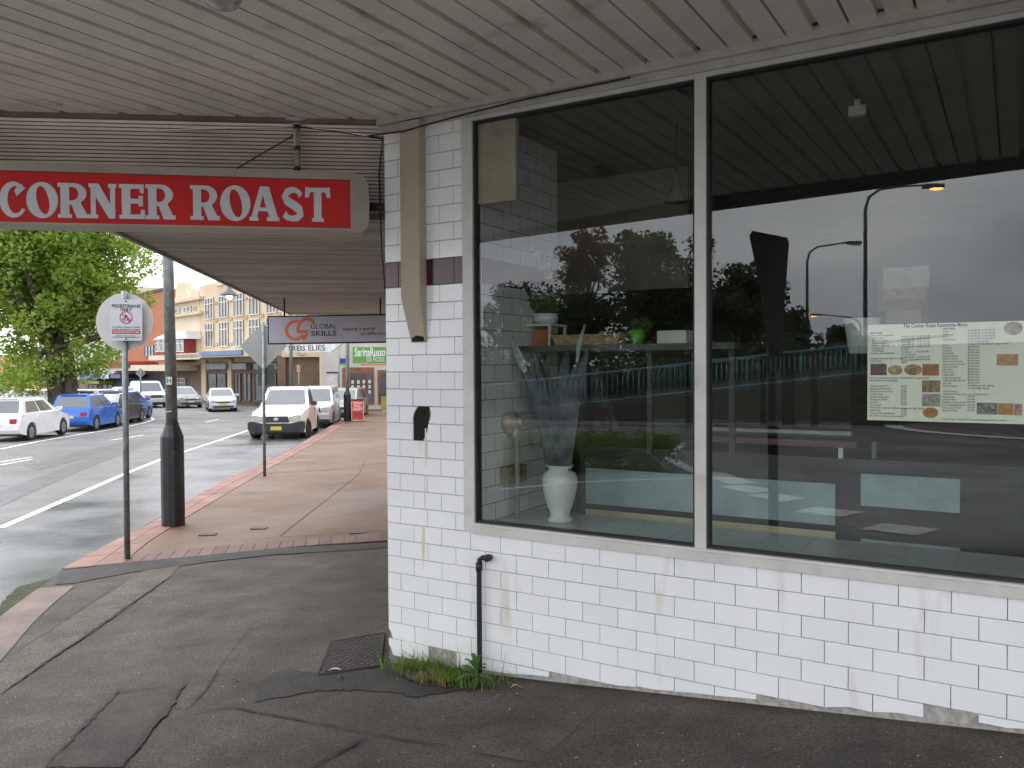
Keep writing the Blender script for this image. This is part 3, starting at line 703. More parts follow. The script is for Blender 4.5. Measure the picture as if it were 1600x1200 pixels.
w = xe-xR; ec = [(xR+.001, zb2+.004), (xR+w*.35, zb2)]+[(xR+w*(.35+.62*math.sin(a)), (zb2+.06)-.06*math.cos(a)) for a in (.4, .8, 1.2, 1.5)]+[(xR+w, (zt2+zb2)/2)]+[(xR+w*(.45+.53*math.cos(a)), zt2-.09+.09*math.sin(a)) for a in (.1, .5, .9, 1.3)]+[(xR+.001, zt2+.014)]
MB().prism(ec, -D2-.004, .014, MS).build('end_cap', m_sframe, sg)
for ch, a, b in (('C', 0, 41), ('O', 42, 90.5), ('R', 91, 139), ('N', 139.5, 182), ('E', 187, 226), ('R', 228, 274), ('R', 298, 343), ('O', 344.5, 391), ('A', 390, 436), ('S', 438.5, 476), ('T', 477, 516)):
    c = (a+b)/2; yb, yt = 338.5+c*.0155, 285+c*.0175
    if ch in 'COS': yb += 1; yt -= 1
    xa, z0_ = on_sign(a, yb); xb, z1_ = on_sign(b, yt)
    me = curve_mesh([[(xa+(xb-xa)*x, z0_+(z1_-z0_)*y) for x, y in sp] for sp in GL[ch]], .002)
    me.transform(MS @ Matrix.Translation((0, 0, .0025))); mkobj('letter', me, m_slv, sg)
# hanger pipe with tape and ceiling plate
hx, hz = on_sign(462, 266); hp = MS @ Vector((hx, 0, -D2/2))
hm = MB(); top = Vector((hp.x, hp.y, AW))
m_galv = pm('weathered_pipe', (.34, .32, .27), .6, .2, 14)
MB().tube([top, Vector((hp.x, hp.y, zt2+.01))], .018, 12).build('hanger', m_galv, sg)
MB().lathe([(.075, 0), (.075, -.008), (.04, -.018), (.02, -.03)], 20, Matrix.Translation(top)).build('ceiling_plate', m_trim, sg)
for q in (.12, .5, .86):
    p = top.lerp(Vector((hp.x, hp.y, zt2)), q); MB().tube([p+Z*.012, p-Z*.012], .0205, 12).build('tape_band', m_pipe, sg)
bp = MS @ Vector((xe-.01, zt2-.17, -D2/2)); bq = wp(0.02, bp.z, .05)
MB().tube([bp, bq], .03, 4).build('wall_arm', m_gasket, sg)
def cable(label, pts, r=.005, mat=m_pipe):
    P = [Vector(p) for p in pts]
    return tag(MB().tube(P, r, 6).build('cable', mat), label, 'cable')
cat = lambda px, py, Y: at(px, py, Y)
cable('black cable strung along the window head to the sign hanger', [wp(1.6, AW-.05, -.065), wp(1.0, AW-.055, -.066), wp(.6, AW-.075, -.07), wp(.2, AW-.11, -.09), wp(-.05, AW-.10, -.10), top+Vector((.5, .05, -.10)), top+Vector((.25, 0, -.07)), top+Vector((.02, 0, -.04))], .005)
cable('black cable slanting from the sign hanger down behind the sign', [top+Vector((-.02, 0, -.09)), top+Vector((-.2, -.0, -.19)), top+Vector((-.42, .0, -.32))], .0045)
cable('black conduit running down the corner edge of the tiled pier', [wp(-.016, AW-.05, .03), wp(-.02, 2.3, .03), wp(-.012, 2.0, .03), wp(-.016, .2, .03)], .009)
cable('thin cable sagging down beside the tiled pier', [wp(-.045, AW-.08, .03), wp(-.075, 2.75, .03), wp(-.06, 2.3, .03), wp(-.03, 2.0, .03)], .005)
cable('grey cable looping under the ribbed fascia', [at(0, 181, 4.9), at(60, 188, 4.9), at(130, 198, 4.92), at(240, 205, 4.95), at(330, 201, 4.97), at(450, 200, 4.98)], .005, m_ribf)
# ------------------------------------------------------------------ street poles and signs
m_gal = pm('galvanised_steel', (.24, .265, .26), .45, .18, 9, metal=.6, stain=((.15, .17, .165), 5, .55))
m_signback = pm('sign_back', (.56, .53, .50), .5, .05, 4, stain=((.42, .40, .36), 3, .62)); m_plate = pm('sign_plate', (.55, .57, .60), .4, .04, 4)
m_ink = pm('black_print', (.03, .03, .03), .5); m_redp = pm('red_print', (.55, .03, .03), .5)
g1 = gnd(199, 874); t1 = at(194, 455, g1.y)
ps = thing('street_sign', 'grey pole with a pedestrians only plate in front of a round sign back', 'sign', g1)
MB().tube([g1-Z*.05, t1], .030, 14).build('pole', m_gal, ps)
dc = at(195, 503, g1.y+.035); rad = 45*g1.y/F_PX
MB().lathe([(0, 0), (rad, 0), (rad, .004), (0, .004)], 48, axes(dc, (1, 0, 0), (0, 0, 1)), smooth=False).build('round_plate', m_signback, ps)
pc = at(197, 500, g1.y-.045); pw, phh = 49*g1.y/F_PX, 64*g1.y/F_PX
Mp = axes(pc, Vector((1, .05, 0)), (0, 0, 1)) @ Matrix.Rotation(R(-.8), 4, 'Z')
def rrect(w, h, r, n=5):
    out = []
    for cx, cy, a in ((w/2-r, h/2-r, 0), (-w/2+r, h/2-r, 90), (-w/2+r, -h/2+r, 180), (w/2-r, -h/2+r, 270)): out += arc(cx, cy, r, r, a, a+90, n)
    return out
pl = MB().prism(rrect(pw, phh, .02), -.003, 0, Mp).build('plate', m_plate, ps)
Mt = Mp @ Matrix.Translation((0, 0, .0018))
def T(s, x, y, size, mat=m_ink, parent=pl, width=None, bold=0.0, M=Mt, align='CENTER', **k): return text('lettering', s, M @ Matrix.Translation((x, y, 0)), size, mat, parent, align, bold, .0006, width=width, **k)
T('PEDESTRIANS', 0, phh*.335, .045, width=pw*.88, bold=.02); T('ONLY', 0, phh*.25, .045, width=pw*.36, bold=.02)
me = curve_mesh([arc(0, phh*.06, .066, .066, 0, 354, 36), arc(0, phh*.06, .056, .056, 0, 354, 36)], .0006); me.transform(Mt); mkobj('ring', me, m_redp, pl)
me = curve_mesh([stroke([(-.044, phh*.06+.038), (.044, phh*.06-.038)], .009)], .0006); me.transform(Mt @ Matrix.Translation((0, 0, .0014))); mkobj('slash', me, m_redp, pl)
me = curve_mesh([arc(-.024, phh*.06-.024, .018, .018, 0, 350, 16), arc(-.024, phh*.06-.024, .013, .013, 0, 350, 16)], .0006); me.transform(Mt); mkobj('bicycle_mark', me, m_ink, pl)
me = curve_mesh([arc(.026, phh*.06-.024, .018, .018, 0, 350, 16), arc(.026, phh*.06-.024, .013, .013, 0, 350, 16)], .0006); me.transform(Mt); mkobj('bicycle_mark', me, m_ink, pl)
me = curve_mesh([stroke([(-.024, phh*.06-.024), (-.008, phh*.06+.01), (.014, phh*.06+.008), (.026, phh*.06-.024)], .006)], .0006); me.transform(Mt); mkobj('bicycle_mark', me, m_ink, pl)
me = curve_mesh([stroke([(-.008, phh*.06-.005), (-.004, phh*.06+.03), (.01, phh*.06+.014)], .012)], .0006); me.transform(Mt @ Matrix.Translation((0, 0, .0003))); mkobj('rider_mark', me, m_ink, pl)
T('No cycling, skating or similar', 0, -phh*.17, .02, width=pw*.86); T('vehicles permitted on footpath', 0, -phh*.225, .02, width=pw*.86)
MB().prism([(-pw*.44, -phh*.335), (pw*.44, -phh*.335), (pw*.44, -phh*.255), (-pw*.44, -phh*.255)], -.0006, .0004, Mt).build('red_bar', m_redp, pl)
T('MAXIMUM PENALTY $50', 0, -phh*.297, .022, m_slv, width=pw*.8, M=Mt @ Matrix.Translation((0, 0, .0012)), bold=.02)
T('SECTION 632', 0, -phh*.385, .013, width=pw*.6); T('OF THE LOCAL GOVERNMENT ACT', 0, -phh*.42, .015, width=pw*.84)
for yy in (.455, -.46): MB().lathe([(.009, 0), (.006, .004), (0, .005)], 10, Mp @ Matrix.Translation((0, phh*yy, 0))).build('bolt', m_pipe, pl)
# lamp post with black collar
g2 = gnd(271, 821); 
lpst = thing('lamp_post', 'grey steel lamp post in a tall black base at the kerb', 'lamp post', g2)
zc = lambda py: at(268, py, g2.y).z
Mg = Matrix.Translation((g2.x, g2.y, 0))
rb = 17.5*g2.y/F_PX
m_blk = pm('black_post_paint', (.018, .019, .021), .42, .3, 8, stain=((.05, .05, .055), 9, .63))
MB().lathe([(rb*1.0, G(g2.x, g2.y)-.05), (rb, zc(697)), (rb*.98, zc(682)), (rb*.60, zc(664)), (rb*.58, zc(660))], 12, Mg, smooth=False).build('base', m_blk, lpst)
pt = at(262.5, 400, g2.y)
MB().tube([(g2.x, g2.y, zc(664)), pt, g2.lerp(pt, 1)+(pt-Vector((g2.x, g2.y, zc(664))))*1.9], [rb*.50, rb*.46, rb*.36], 18).build('post', m_gal, lpst)
tt_ = g2+(pt-Vector((g2.x, g2.y, zc(664))))*2.9+Z*1.2
MB().tube([tt_-Z*.3, tt_+Z*.2, tt_+Vector((-.6, 0, .5)), tt_+Vector((-1.6, 0, .6))], [rb*.34]*4, 10).build('arm', m_gal, lpst)
stk = at(264, 595, g2.y-rb*.52)
Mst = axes(stk, (1, 0, 0), (0, 0, 1))
stp = MB().prism(rrect(.075, .10, .004), -.004, .0, Mst).build('sticker', pm('white_sticker', (.6, .62, .58), .5), lpst)
text('lettering', 'H', Mst @ Matrix.Translation((0, 0, .0012)), .085, pm('green_print', (.01, .25, .14), .5), stp, 'CENTER', .03, .0006)
MB().prism(rrect(.07, .012, .003), -.004, .001, axes(at(264, 643, g2.y-rb*.53), (1, .0, .12), (0, 0, 1))).build('sticker', stp.data.materials[0], lpst)
# diamond warning sign seen from behind
g3 = gnd(413.5, 744); t3 = at(411, 503, g3.y)
ds = thing('street_sign', 'grey pole with the blank back of a diamond sign beside the kerb', 'sign', g3)
MB().tube([g3-Z*.05, t3], .030, 12).build('pole', m_gal, ds)
hd = 37*g3.y/F_PX; m_grey = pm('grey_sign_back', (.30, .30, .295), .5, .05, 3)
MB().prism([(0, -hd), (hd, 0), (0, hd), (-hd, 0)], -.003, 0, axes(at(411.5, 541, g3.y+.04), (1, 0, 0), (0, 0, 1))).build('diamond_plate', m_grey, ds)
MB().prism(rrect(26*g3.y/F_PX, 33*g3.y/F_PX, .02), -.003, 0, axes(at(416, 586, g3.y+.045), (1, 0, 0), (0, 0, 1))).build('lower_plate', pm('dark_sign_back', (.05, .055, .05), .5), ds)
# hanging sign GLOBAL SKILLS
gy = 11.3; gA, gB = at(418, 516, gy), at(601, 513, gy-.1); gx = (gB-gA).normalized()
gs = thing('hanging_sign', 'silver hanging sign lettered GLOBAL SKILLS with an orange logo', 'sign', gA.lerp(gB, .5))
gw = (gB-gA).length+.25; gh = 44.5*gy/F_PX; Mgs = axes(gA, gx, (0, 0, 1))
m_gsf = pm('silver_sign_face', (.46, .45, .50), .35, .05, 1.5)
MB().prism([(0, -gh/2), (gw, -gh/2), (gw, gh/2), (0, gh/2)], -.10, -.003, Mgs).build('casing', m_gasket, gs)
MB().prism([(.02, -gh/2+.02), (gw-.02, -gh/2+.02), (gw-.02, gh/2-.02), (.02, gh/2-.02)], -.004, 0.0, Mgs).build('face', m_gsf, gs)
def gpx(px, py):
    d = ray(px, py); n_ = gx.cross(Z); t = (gA-CAM).dot(n_)/d.dot(n_); P = CAM+d*t; return (P-gA).dot(gx), P.z-gA.z
k_ = gy/F_PX; cx_, cy_ = gpx(462, 516.5); m_or = pm('orange_logo', (.75, .14, .02), .4, .08, 3); Mgl = Mgs @ Matrix.Translation((0, 0, .0015))
me = curve_mesh([arc(cx_, cy_, 17*k_, 16*k_, 75, 330, 26)+arc(cx_, cy_, 12*k_, 11.5*k_, 330, 75, 26)], .0008); me.transform(Mgl); mkobj('logo_ring', me, m_or, gs)
lx, ly = gpx(478, 513.5)
me = curve_mesh([stroke([(lx+14*k_, ly+8*k_), (lx+7*k_, ly+14*k_), (lx-2*k_, ly+14.5*k_), (lx-10*k_, ly+9*k_), (lx-13*k_, ly-1*k_), (lx-13*k_, ly-5*k_), (lx+2*k_, ly-5*k_), (lx+0*k_, ly-12*k_), (lx-6*k_, ly-17*k_)], 4.6*k_)], .0008); me.transform(Mgl @ Matrix.Translation((0, 0, .002))); mkobj('logo_stroke', me, m_or, gs)
def TG(s, px, py, size, width, bold=0.0):
    x, y = gpx(px, py); text('lettering', s, Mgl @ Matrix.Translation((x, y, 0)), size, m_ink, gs, 'LEFT', bold, .0006, width=width*k_)
TG('GLOBAL', 485, 511, .095, 41); TG('SKILLS', 486, 522, .095, 40, .02); TG('making a world', 535.5, 515, .07, 50); TG('of difference', 563.5, 522.5, .07, 41)
for px in (444.5, 594.5):
    a = at(px, 494, gy+.03); MB().tube([a, Vector((a.x, a.y, AF))], .012, 8).build('hanger', m_pipe, gs)
# sandwich boards on the footpath
def sandwich(name, label, px0, px1, py_t, py_b, face, txts):
    g = gnd((px0+px1)/2, py_b); kk = g.y/F_PX; w_ = (px1-px0)*kk; h_ = (py_b-py_t)*kk
    t = thing(name, label, 'sandwich board', g)
    fx = Vector((1, .25, 0)).normalized(); M = axes(g, fx, (0, 0, 1))
    Ma = M @ Matrix.Rotation(R(-9), 4, 'X'); 
    pA = MB().prism([(-w_/2, 0), (w_/2, 0), (w_/2, h_), (-w_/2, h_)], -.02, 0, Ma @ Matrix.Translation((0, 0, .13*h_*1.2))).build('front_panel', pm('white_board_frame', (.6, .6, .58), .5), t)
    Mf = Ma @ Matrix.Translation((0, 0, .13*h_*1.2+.004))
    fcm = MB().prism([(-w_*.45, h_*.05), (w_*.45, h_*.05), (w_*.45, h_*.95), (-w_*.45, h_*.95)], -.003, 0, Mf).build('poster', face, t)
    Mb = M @ Matrix.Rotation(R(9), 4, 'X')
    MB().prism([(-w_/2, 0), (w_/2, 0), (w_/2, h_), (-w_/2, h_)], 0, .02, Mb @ Matrix.Translation((0, 0, -.13*h_*1.2))).build('rear_panel', m_blk, t)
    for s_, y, sz, mt, wd in txts: text('lettering', s_, Mf @ Matrix.Translation((0, h_*y, .001)), sz, mt, fcm, 'CENTER', .02, .0006, width=w_*wd)
m_wp = pm('white_print', (.75, .75, .75), .5)
sandwich('sandwich_board', 'red and white sandwich board reading GALLERY OPEN on the footpath', 549, 568, 624, 658, pm('red_poster', (.68, .04, .025), .5),
         (('Traditional', .83, .17, m_wp, .72), ('Fine Art', .69, .17, m_wp, .56), ('GALLERY', .54, .19, m_wp, .8), ('OPEN', .27, .27, m_ink, .8)))
sandwich('sandwich_board', 'dark sandwich board with a yellow edge by the far shop doors', 596, 604, 617, 644, pm('yellow_poster', (.32, .32, .05), .5), ())
# farther kerb posts
def post(label, px_b, py_b, px_t, py_t, r, mat, Y=None, base=None):
    g = gnd(px_b, py_b); t = thing('street_pole', label, 'pole', g); e = at(px_t, py_t, g.y)
    MB().tube([g-Z*.05, e], r, 12).build('post', mat, t)
    if base: 
        zb_ = at(px_b, base, g.y).z; MB().lathe([(.17, g.z-.05), (.17, zb_-.15), (.11, zb_)], 12, Matrix.Translation((g.x, g.y, 0)), smooth=False).build('base', m_blk, t)
    return t, g
post('far grey lamp post with a black base beside the red gallery board', 543, 658, 543, 440, .085, m_gal, base=612)
post('slim steel post beyond the far lamp post near the white door', 529, 642, 530, 540, .035, m_gal)
t_, g_ = post('parking sign post with a small red and white plate behind the ute', 467, 640, 467, 570, .035, m_gal)
MB().prism(rrect(.22, .45, .02), -.01, 0, axes(at(466.5, 576, g_.y-.05), Vector((1, .9, 0)), (0, 0, 1))).build('plate', pm('parking_plate', (.6, .3, .3), .5), t_)
post('thick grey pole rising behind the parked ute', 455, 645, 454, 430, .09, m_gal)
t_, g_ = post('slim post with a small diamond sign back by the white four wheel drive', 219, 634, 220, 577, .05, m_gal)
MB().prism([(0, -.36), (.36, 0), (0, .36), (-.36, 0)], -.01, 0, axes(at(219.5, 583, g_.y+.05), (1, 0, 0), (0, 0, 1))).build('diamond_plate', m_grey, t_)
# small valve covers in the paving, pit lid in the asphalt
m_iron = pm('cast_iron', (.06, .052, .047), .55, .25, 14, metal=.3, bump=.4, bscale=60)
for (px, py), lb in zip(((325, 836), (405, 826), (560, 833)), ('small metal valve cover in the paving nearest the black lamp post base', 'small metal valve cover between the other two covers in the paving', 'small metal cover touching the brick header course by the wall')):
    g = gnd(px, py); o = tag(MB().prism(rrect(.20, .13, .02), 0, .012).build('valve_cover', m_iron), lb, 'cover', 'valve covers in the paving'); o.location = (g.x, g.y, g.z+.001)
pit = [gnd(*p) for p in ((498, 1056), (594, 1043), (600, 991), (517, 1004))]
pc_ = sum(pit, Vector())/4
pt_ = thing('pit_lid', 'rusty chequer plate pit lid set in the asphalt beside the pier', 'pit lid', pc_)
MB().add([p+Z*.010 for p in pit]+[p-Z*.03 for p in pit], [(0, 1, 2, 3), (0, 4, 5, 1), (1, 5, 6, 2), (2, 6, 7, 3), (3, 7, 4, 0)]).build('lid', m_iron, pt_)
tr = MB()
for i in range(15):
    for j in range(15):
        u_, v_ = (i+.5)/15, (j+.5)/15
        p = pit[0].lerp(pit[1], u_).lerp(pit[3].lerp(pit[2], u_), v_)
        a = R(45 if (i+j) % 2 else -45)
        tr.box((0, 0, 0), (.026, .007, .004), Matrix.Translation(p+Z*.011) @ Matrix.Rotation(a, 4, 'Z'))
stuff(tr.build('tread_pattern', m_iron, pt_))
fr = MB()
for a, b in zip(pit, pit[1:]+pit[:1]): fr.tube([a+Z*.006, b+Z*.006], .009, 4)
fr.build('rim', m_dark, pt_)
# ------------------------------------------------------------------ cars
m_tyre = pm('tyre_rubber', (.018, .018, .018), .8, .1, 20); m_rim = pm('alloy_rim', (.45, .46, .47), .35, .1, 9, metal=.7)
m_cglass = pm('car_glass', (.085, .095, .10), .05, .1, 2, spec=.9, coat=.6); m_cblk = pm('black_plastic', (.028, .028, .03), .55, .1, 8)
m_lamp = pm('headlamp', (.46, .46, .40), .15, .1, 12, coat=.6); m_tail = pm('tail_lamp', (.42, .03, .03), .2, .1, 8, coat=.4)
m_yplate = pm('yellow_plate', (.62, .50, .05), .5); m_wplate = pm('white_plate', (.6, .6, .56), .5); m_chrome = pm('chrome', (.55, .55, .55), .2, .05, 5, metal=.9)
m_lpole0 = pm('dark_grey_plastic', (.09, .09, .095), .5)
def paint(name, c): return pm(name, c, .28, .04, 1.5, coat=.7)
KIND = {   # lower outline (fractions of L, z), belt, greenhouse base/roof x fractions, wheel centres
 'hatch': dict(out=[(-.485, .30), (-.5, .42), (-.498, .62), (-.475, .80), (-.455, .98), (-.1, .985), (.20, .96), (.30, .90), (.43, .76), (.485, .62), (.5, .48), (.49, .26)], gb=(-.455, .24), gr=(-.36, .02), belt=.95, wx=(-.315, .315), r=.31),
 'suv': dict(out=[(-.49, .42), (-.5, .55), (-.495, .8), (-.485, 1.08), (-.1, 1.08), (.20, 1.07), (.24, 1.02), (.44, .96), (.49, .80), (.5, .6), (.49, .40)], gb=(-.485, .23), gr=(-.44, .08), belt=1.06, wx=(-.29, .32), r=.36),
 'sedan': dict(out=[(-.49, .30), (-.5, .5), (-.49, .82), (-.45, .95), (-.32, .97), (.16, .93), (.28, .88), (.44, .74), (.49, .60), (.5, .45), (.49, .24)], gb=(-.36, .22), gr=(-.20, .03), belt=.92, wx=(-.29, .31), r=.31),
 'ute': dict(out=[(-.5, .50), (-.5, .7), (-.5, 1.06), (-.18, 1.06), (-.17, 1.09), (.10, 1.13), (.16, 1.11), (.42, 1.01), (.475, .92), (.49, .80), (.495, .60), (.49, .36)], gb=(-.17, .145), gr=(-.14, -.01), belt=1.11, wx=(-.27, .31), r=.35),
}
def make_car(label, kind, pmat, L_, W_, H_, loc, heading, plate=m_wplate, rims=m_rim, bumper=None, facing=None, name='parked_car', cat='car', group=None, steer=0.0):
    K = KIND[kind]; t = thing(name, label, cat, M=Matrix.Translation(loc) @ Matrix.Rotation(math.atan2(heading.y, heading.x), 4, 'Z'), group=group)
    r = K['r']; ra = r+.055; bot = .20
    top = [(x*L_, z) for x, z in K['out']]
    outl = list(top)
    # bottom edge from front to rear with arches
    low = []
    for wx in sorted(K['wx'], reverse=True):
        cxx = wx*L_
        low += [(cxx+ra, bot+.02)]+[(cxx+ra*math.cos(R(a)), r+ra*math.sin(R(a))) for a in (10, 40, 65, 90, 115, 140, 170)]+[(cxx-ra, bot+.02)]
    poly = outl+low
    hw = W_/2
    def prof(sc, y, dz=0):
        cz = .62; return [(x*(1-(1-sc)*.35), y*(1-.10*abs(x/(L_/2))**4)*(1-.05*max(0, (z-.75))/.4), cz+(z-cz)*sc if z > .30 else z) for x, z in poly]
    rings = [prof(.93, -hw), prof(1.0, -hw+.07), prof(1.0, -hw*.4), prof(1.0, hw*.4), prof(1.0, hw-.07), prof(.93, hw)]
    vs = [v for rg in rings for v in rg]; n = len(poly); fs = []
    for a in range(5):
        for i in range(n): fs.append((a*n+i, a*n+(i+1) % n, (a+1)*n+(i+1) % n, (a+1)*n+i))
    fs += [tuple(range(n)), tuple(5*n+i for i in range(n-1, -1, -1))]
    bm = bmesh.new(); bv = [bm.verts.new(v) for v in vs]
    for f in fs: bm.faces.new([bv[i] for i in f])
    bmesh.ops.recalc_face_normals(bm, faces=bm.faces[:]); bmesh.ops.triangulate(bm, faces=[f for f in bm.faces if len(f.verts) > 4])
    for f in bm.faces: f.smooth = False
    me = bpy.data.meshes.new('body'); bm.to_mesh(me); bm.free(); mkobj('body', me, pmat, t, True)
    # greenhouse
    b0, b1 = K['gb'][0]*L_, K['gb'][1]*L_; r0, r1 = K['gr'][0]*L_, K['gr'][1]*L_; zb = K['belt']-.03; hb, hr = hw*.93, hw*.76
    zr = H_-.045
    gv = [(b0, -hb, zb), (b1, -hb, zb), (b1, hb, zb), (b0, hb, zb), (r0, -hr, zr), (r1, -hr, zr), (r1, hr, zr), (r0, hr, zr),
          (r0+.14, -hr+.12, H_), (r1-.16, -hr+.12, H_), (r1-.16, hr-.12, H_), (r0+.14, hr-.12, H_)]
    gf = [(0, 1, 5, 4), (1, 2, 6, 5), (2, 3, 7, 6), (3, 0, 4, 7), (4, 5, 9, 8), (5, 6, 10, 9), (6, 7, 11, 10), (7, 4, 8, 11), (8, 9, 10, 11)]
    MB().add(gv, gf).build('cabin', pmat, t, True)
    def pane(nm, q, u0, u1, v0, v1, out=.006, mat=m_cglass, u0t=None, u1t=None):
        A, B, C_, D_ = [Vector(gv[i]) for i in q]; nn = (B-A).cross(D_-A).normalized()
        f = lambda u, v: A.lerp(B, u).lerp(D_.lerp(C_, u), v)+nn*out
        a, b, c, d = f(u0, v0), f(u1, v0), f(u1t if u1t is not None else u1, v1), f(u0t if u0t is not None else u0, v1)
        MB().add([a, b, c, d]+[p-nn*.01 for p in (a, b, c, d)], [(0, 1, 2, 3), (0, 4, 5, 1), (1, 5, 6, 2), (2, 6, 7, 3), (3, 7, 4, 0)]).build(nm, mat, t, True)
    pane('windscreen', (1, 2, 6, 5), .07, .93, .12, .90); pane('rear_window', (3, 0, 4, 7), .08, .92, .15, .90)
    if kind == 'ute': sp = [(.06, .52), (.56, .90)]
    else: sp = [(.10, .47), (.51, .88)]
    for q, fl in (((0, 1, 5, 4), 0), ((2, 3, 7, 6), 1)):
        for a, b in sp:
            aa, bb = (a, b) if not fl else (1-b, 1-a)
            pane('side_window', q, aa, bb, .16, .86)
    for wx in K['wx']:
        for sy in (-1, 1):
            yy = sy*(hw-.10)
            Mw = Matrix.Translation((wx*L_, yy, r)) @ (Matrix.Rotation(steer if wx > 0 else 0, 4, 'Z')) @ Matrix.Rotation(R(90 if sy < 0 else -90), 4, 'X')
            wh = MB().lathe([(r*.62, -.09), (r*.93, -.10), (r, -.06), (r, .06), (r*.95, .095), (r*.66, .10), (r*.64, .08)], 22, Mw).build('wheel', m_tyre, t, True)
            rm = MB().lathe([(r*.66, .07), (r*.60, .088), (r*.2, .075), (0, .085)], 22, Mw)
            for s_ in range(6): rm.box((r*.36, 0, .088), (r*.5, .045, .016), Mw @ Matrix.Rotation(R(60*s_), 4, 'Z'))
            rm.build('rim', rims, wh, True)
    MB().box((0, 0, .34), (L_*.94, W_*.80, .26)).build('underbody', m_cblk, t, True)
    hz0 = {'ute': .66, 'suv': .72, 'hatch': .60, 'sedan': .58}[kind]; hh_ = {'ute': .22, 'suv': .20, 'hatch': .18, 'sedan': .15}[kind]
    for sy in (-1, 1):
        q = [(hw*.42, hz0+.03), (hw*.86, hz0), (hw*.885, hz0+hh_*.95), (hw*.72, hz0+hh_), (hw*.46, hz0+hh_*.72)]
        if sy < 0: q = [(-x, z) for x, z in q][::-1]
        MB().prism(q, 0, .22, Matrix.Translation((L_*.5-.215, 0, 0)) @ Matrix.Rotation(R(90), 4, 'Z') @ Matrix.Rotation(R(90), 4, 'X')).build('headlight', m_lamp, t, True)
        MB().box((-L_*.5+.055+(.02 if kind != 'ute' else 0), sy*hw*.66, .82 if kind == 'ute' else K['out'][2][1]+.06), (.12, .22, .26)).build('tail_light', m_tail, t, True)
        MB().prism(rrect(.22, .15, .05), -.04, .06, Matrix.Translation((b1-.28, sy*(hw+.07), zb+.12)) @ Matrix.Rotation(R(90), 4, 'Z') @ Matrix.Rotation(R(90), 4, 'X')).build('mirror', m_cblk if kind == 'ute' else pmat, t, True)
        MB().box((-.08*L_, sy*(hw-.0), K['belt']-.16), (.16, .03, .03)).build('door_handle', pmat if kind != 'ute' else m_cblk, t, True)
    zf = hz0; gh_ = .20 if kind in ('ute', 'suv') else .10
    MB().prism([(-hw*.46, zf-.02), (hw*.46, zf-.02), (hw*.40, zf+gh_-.02), (-hw*.40, zf+gh_-.02)], 0, .2, Matrix.Translation((L_*.5-.19, 0, 0)) @ Matrix.Rotation(R(90), 4, 'Z') @ Matrix.Rotation(R(90), 4, 'X')).build('grille', m_cblk, t, True)
    for q in range(2): MB().box((L_*.5+.012, 0, zf+.03+gh_*.4*q), (.02, hw*.78, .018)).build('grille_bar', m_chrome if kind != 'ute' else m_lpole0, t, True)
    if bumper:
        bb = MB(); bb.prism([(-hw*.93, .30), (hw*.93, .30), (hw*1.0, .42), (hw*1.0, .64), (hw*.90, .68), (hw*.50, .60), (-hw*.50, .60), (-hw*.90, .68), (-hw*1.0, .64), (-hw, .42)], 0, .30, Matrix.Translation((L_*.5-.24, 0, 0)) @ Matrix.Rotation(R(90), 4, 'Z') @ Matrix.Rotation(R(90), 4, 'X'))
        bb.build('bumper', bumper, t, True)
        for sy in (-1, 1): MB().lathe([(.07, 0), (.07, .01), (.05, .012), (0, .0)], 14, Matrix.Translation((L_*.5+.062, sy*hw*.74, .47)) @ Matrix.Rotation(R(90), 4, 'Y')).build('fog_lamp', m_gasket, t, True)
        MB().lathe([(.06, 0), (.085, .0), (.085, .01), (.06, .01)], 18, Matrix.Translation((L_*.5+.026, 0, zf+.08)) @ Matrix.Rotation(R(90), 4, 'Y') @ Matrix.Scale(.7, 4, (1, 0, 0))).build('emblem', m_chrome, t, True)
        MB().box((L_*.5+.068, 0, .44), (.012, .37, .13)).build('number_plate', plate, t, True)
    else:
        MB().box((L_*.5+.004, 0, .47), (.02, .37, .12)).build('number_plate', plate, t, True)
    MB().box((-L_*.5-.003, 0, .62 if kind == 'hatch' else .66), (.02, .37, .12)).build('number_plate', plate, t, True)
    MB().box((L_*.5-.02, 0, .33), (.06, W_*.7, .10)).build('lower_intake', m_cblk, t, True)
    if kind == 'hatch': MB().box((r0+.03, 0, H_-.02), (.16, W_*.6, .035)).build('spoiler', pmat, t, True)
    return t
def on_road(px, py): return gnd(px, py, ROADZ)
white = paint('white_paint', (.78, .78, .78)); silver = paint('silver_paint', (.52, .53, .54)); blue = paint('blue_paint', (.02, .13, .50)); dgrey = paint('charcoal_paint', (.05, .055, .065)); dsilv = paint('grey_paint', (.25, .27, .29))
def by_wheels(pr, pf, kind, L_, W_, side):      # near-side wheel contact pixels (rear, front); side=+1 if the visible side is the car's right
    a, b = on_road(*pr), on_road(*pf); h = (b-a); h.z = 0; h.normalize(); K = KIND[kind]
    rgt = Vector((h.y, -h.x, 0)); a2 = a-rgt*side*(W_/2-.1)
    c = a2-h*(K['wx'][0]*L_); c.z = G(c.x, c.y)+ROADZ+.002; return c, h
RD = (on_road(232, 661)-on_road(60, 690)); RD.z = 0; RD.normalize()
def placed(px, py, kind, L_, W_, h, which, side):  # one wheel contact pixel
    K = KIND[kind]; a = on_road(px, py); rgt = Vector((h.y, -h.x, 0)); c = a-rgt*side*(W_/2-.1)-h*(K['wx'][which]*L_); c.z = G(c.x, c.y)+ROADZ+.002; return c
HD = Vector((-.10, 1, 0)).normalized()
make_car('white hatchback parked behind the blue hatchback under the big tree', 'hatch', white, 4.05, 1.73, 1.50, placed(46, 688, 'hatch', 4.05, 1.73, HD, 0, 1), HD)
make_car('bright blue hatchback parked in front of the white hatchback', 'hatch', blue, 3.78, 1.66, 1.52, placed(148, 673, 'hatch', 3.78, 1.66, HD, 0, 1), HD)
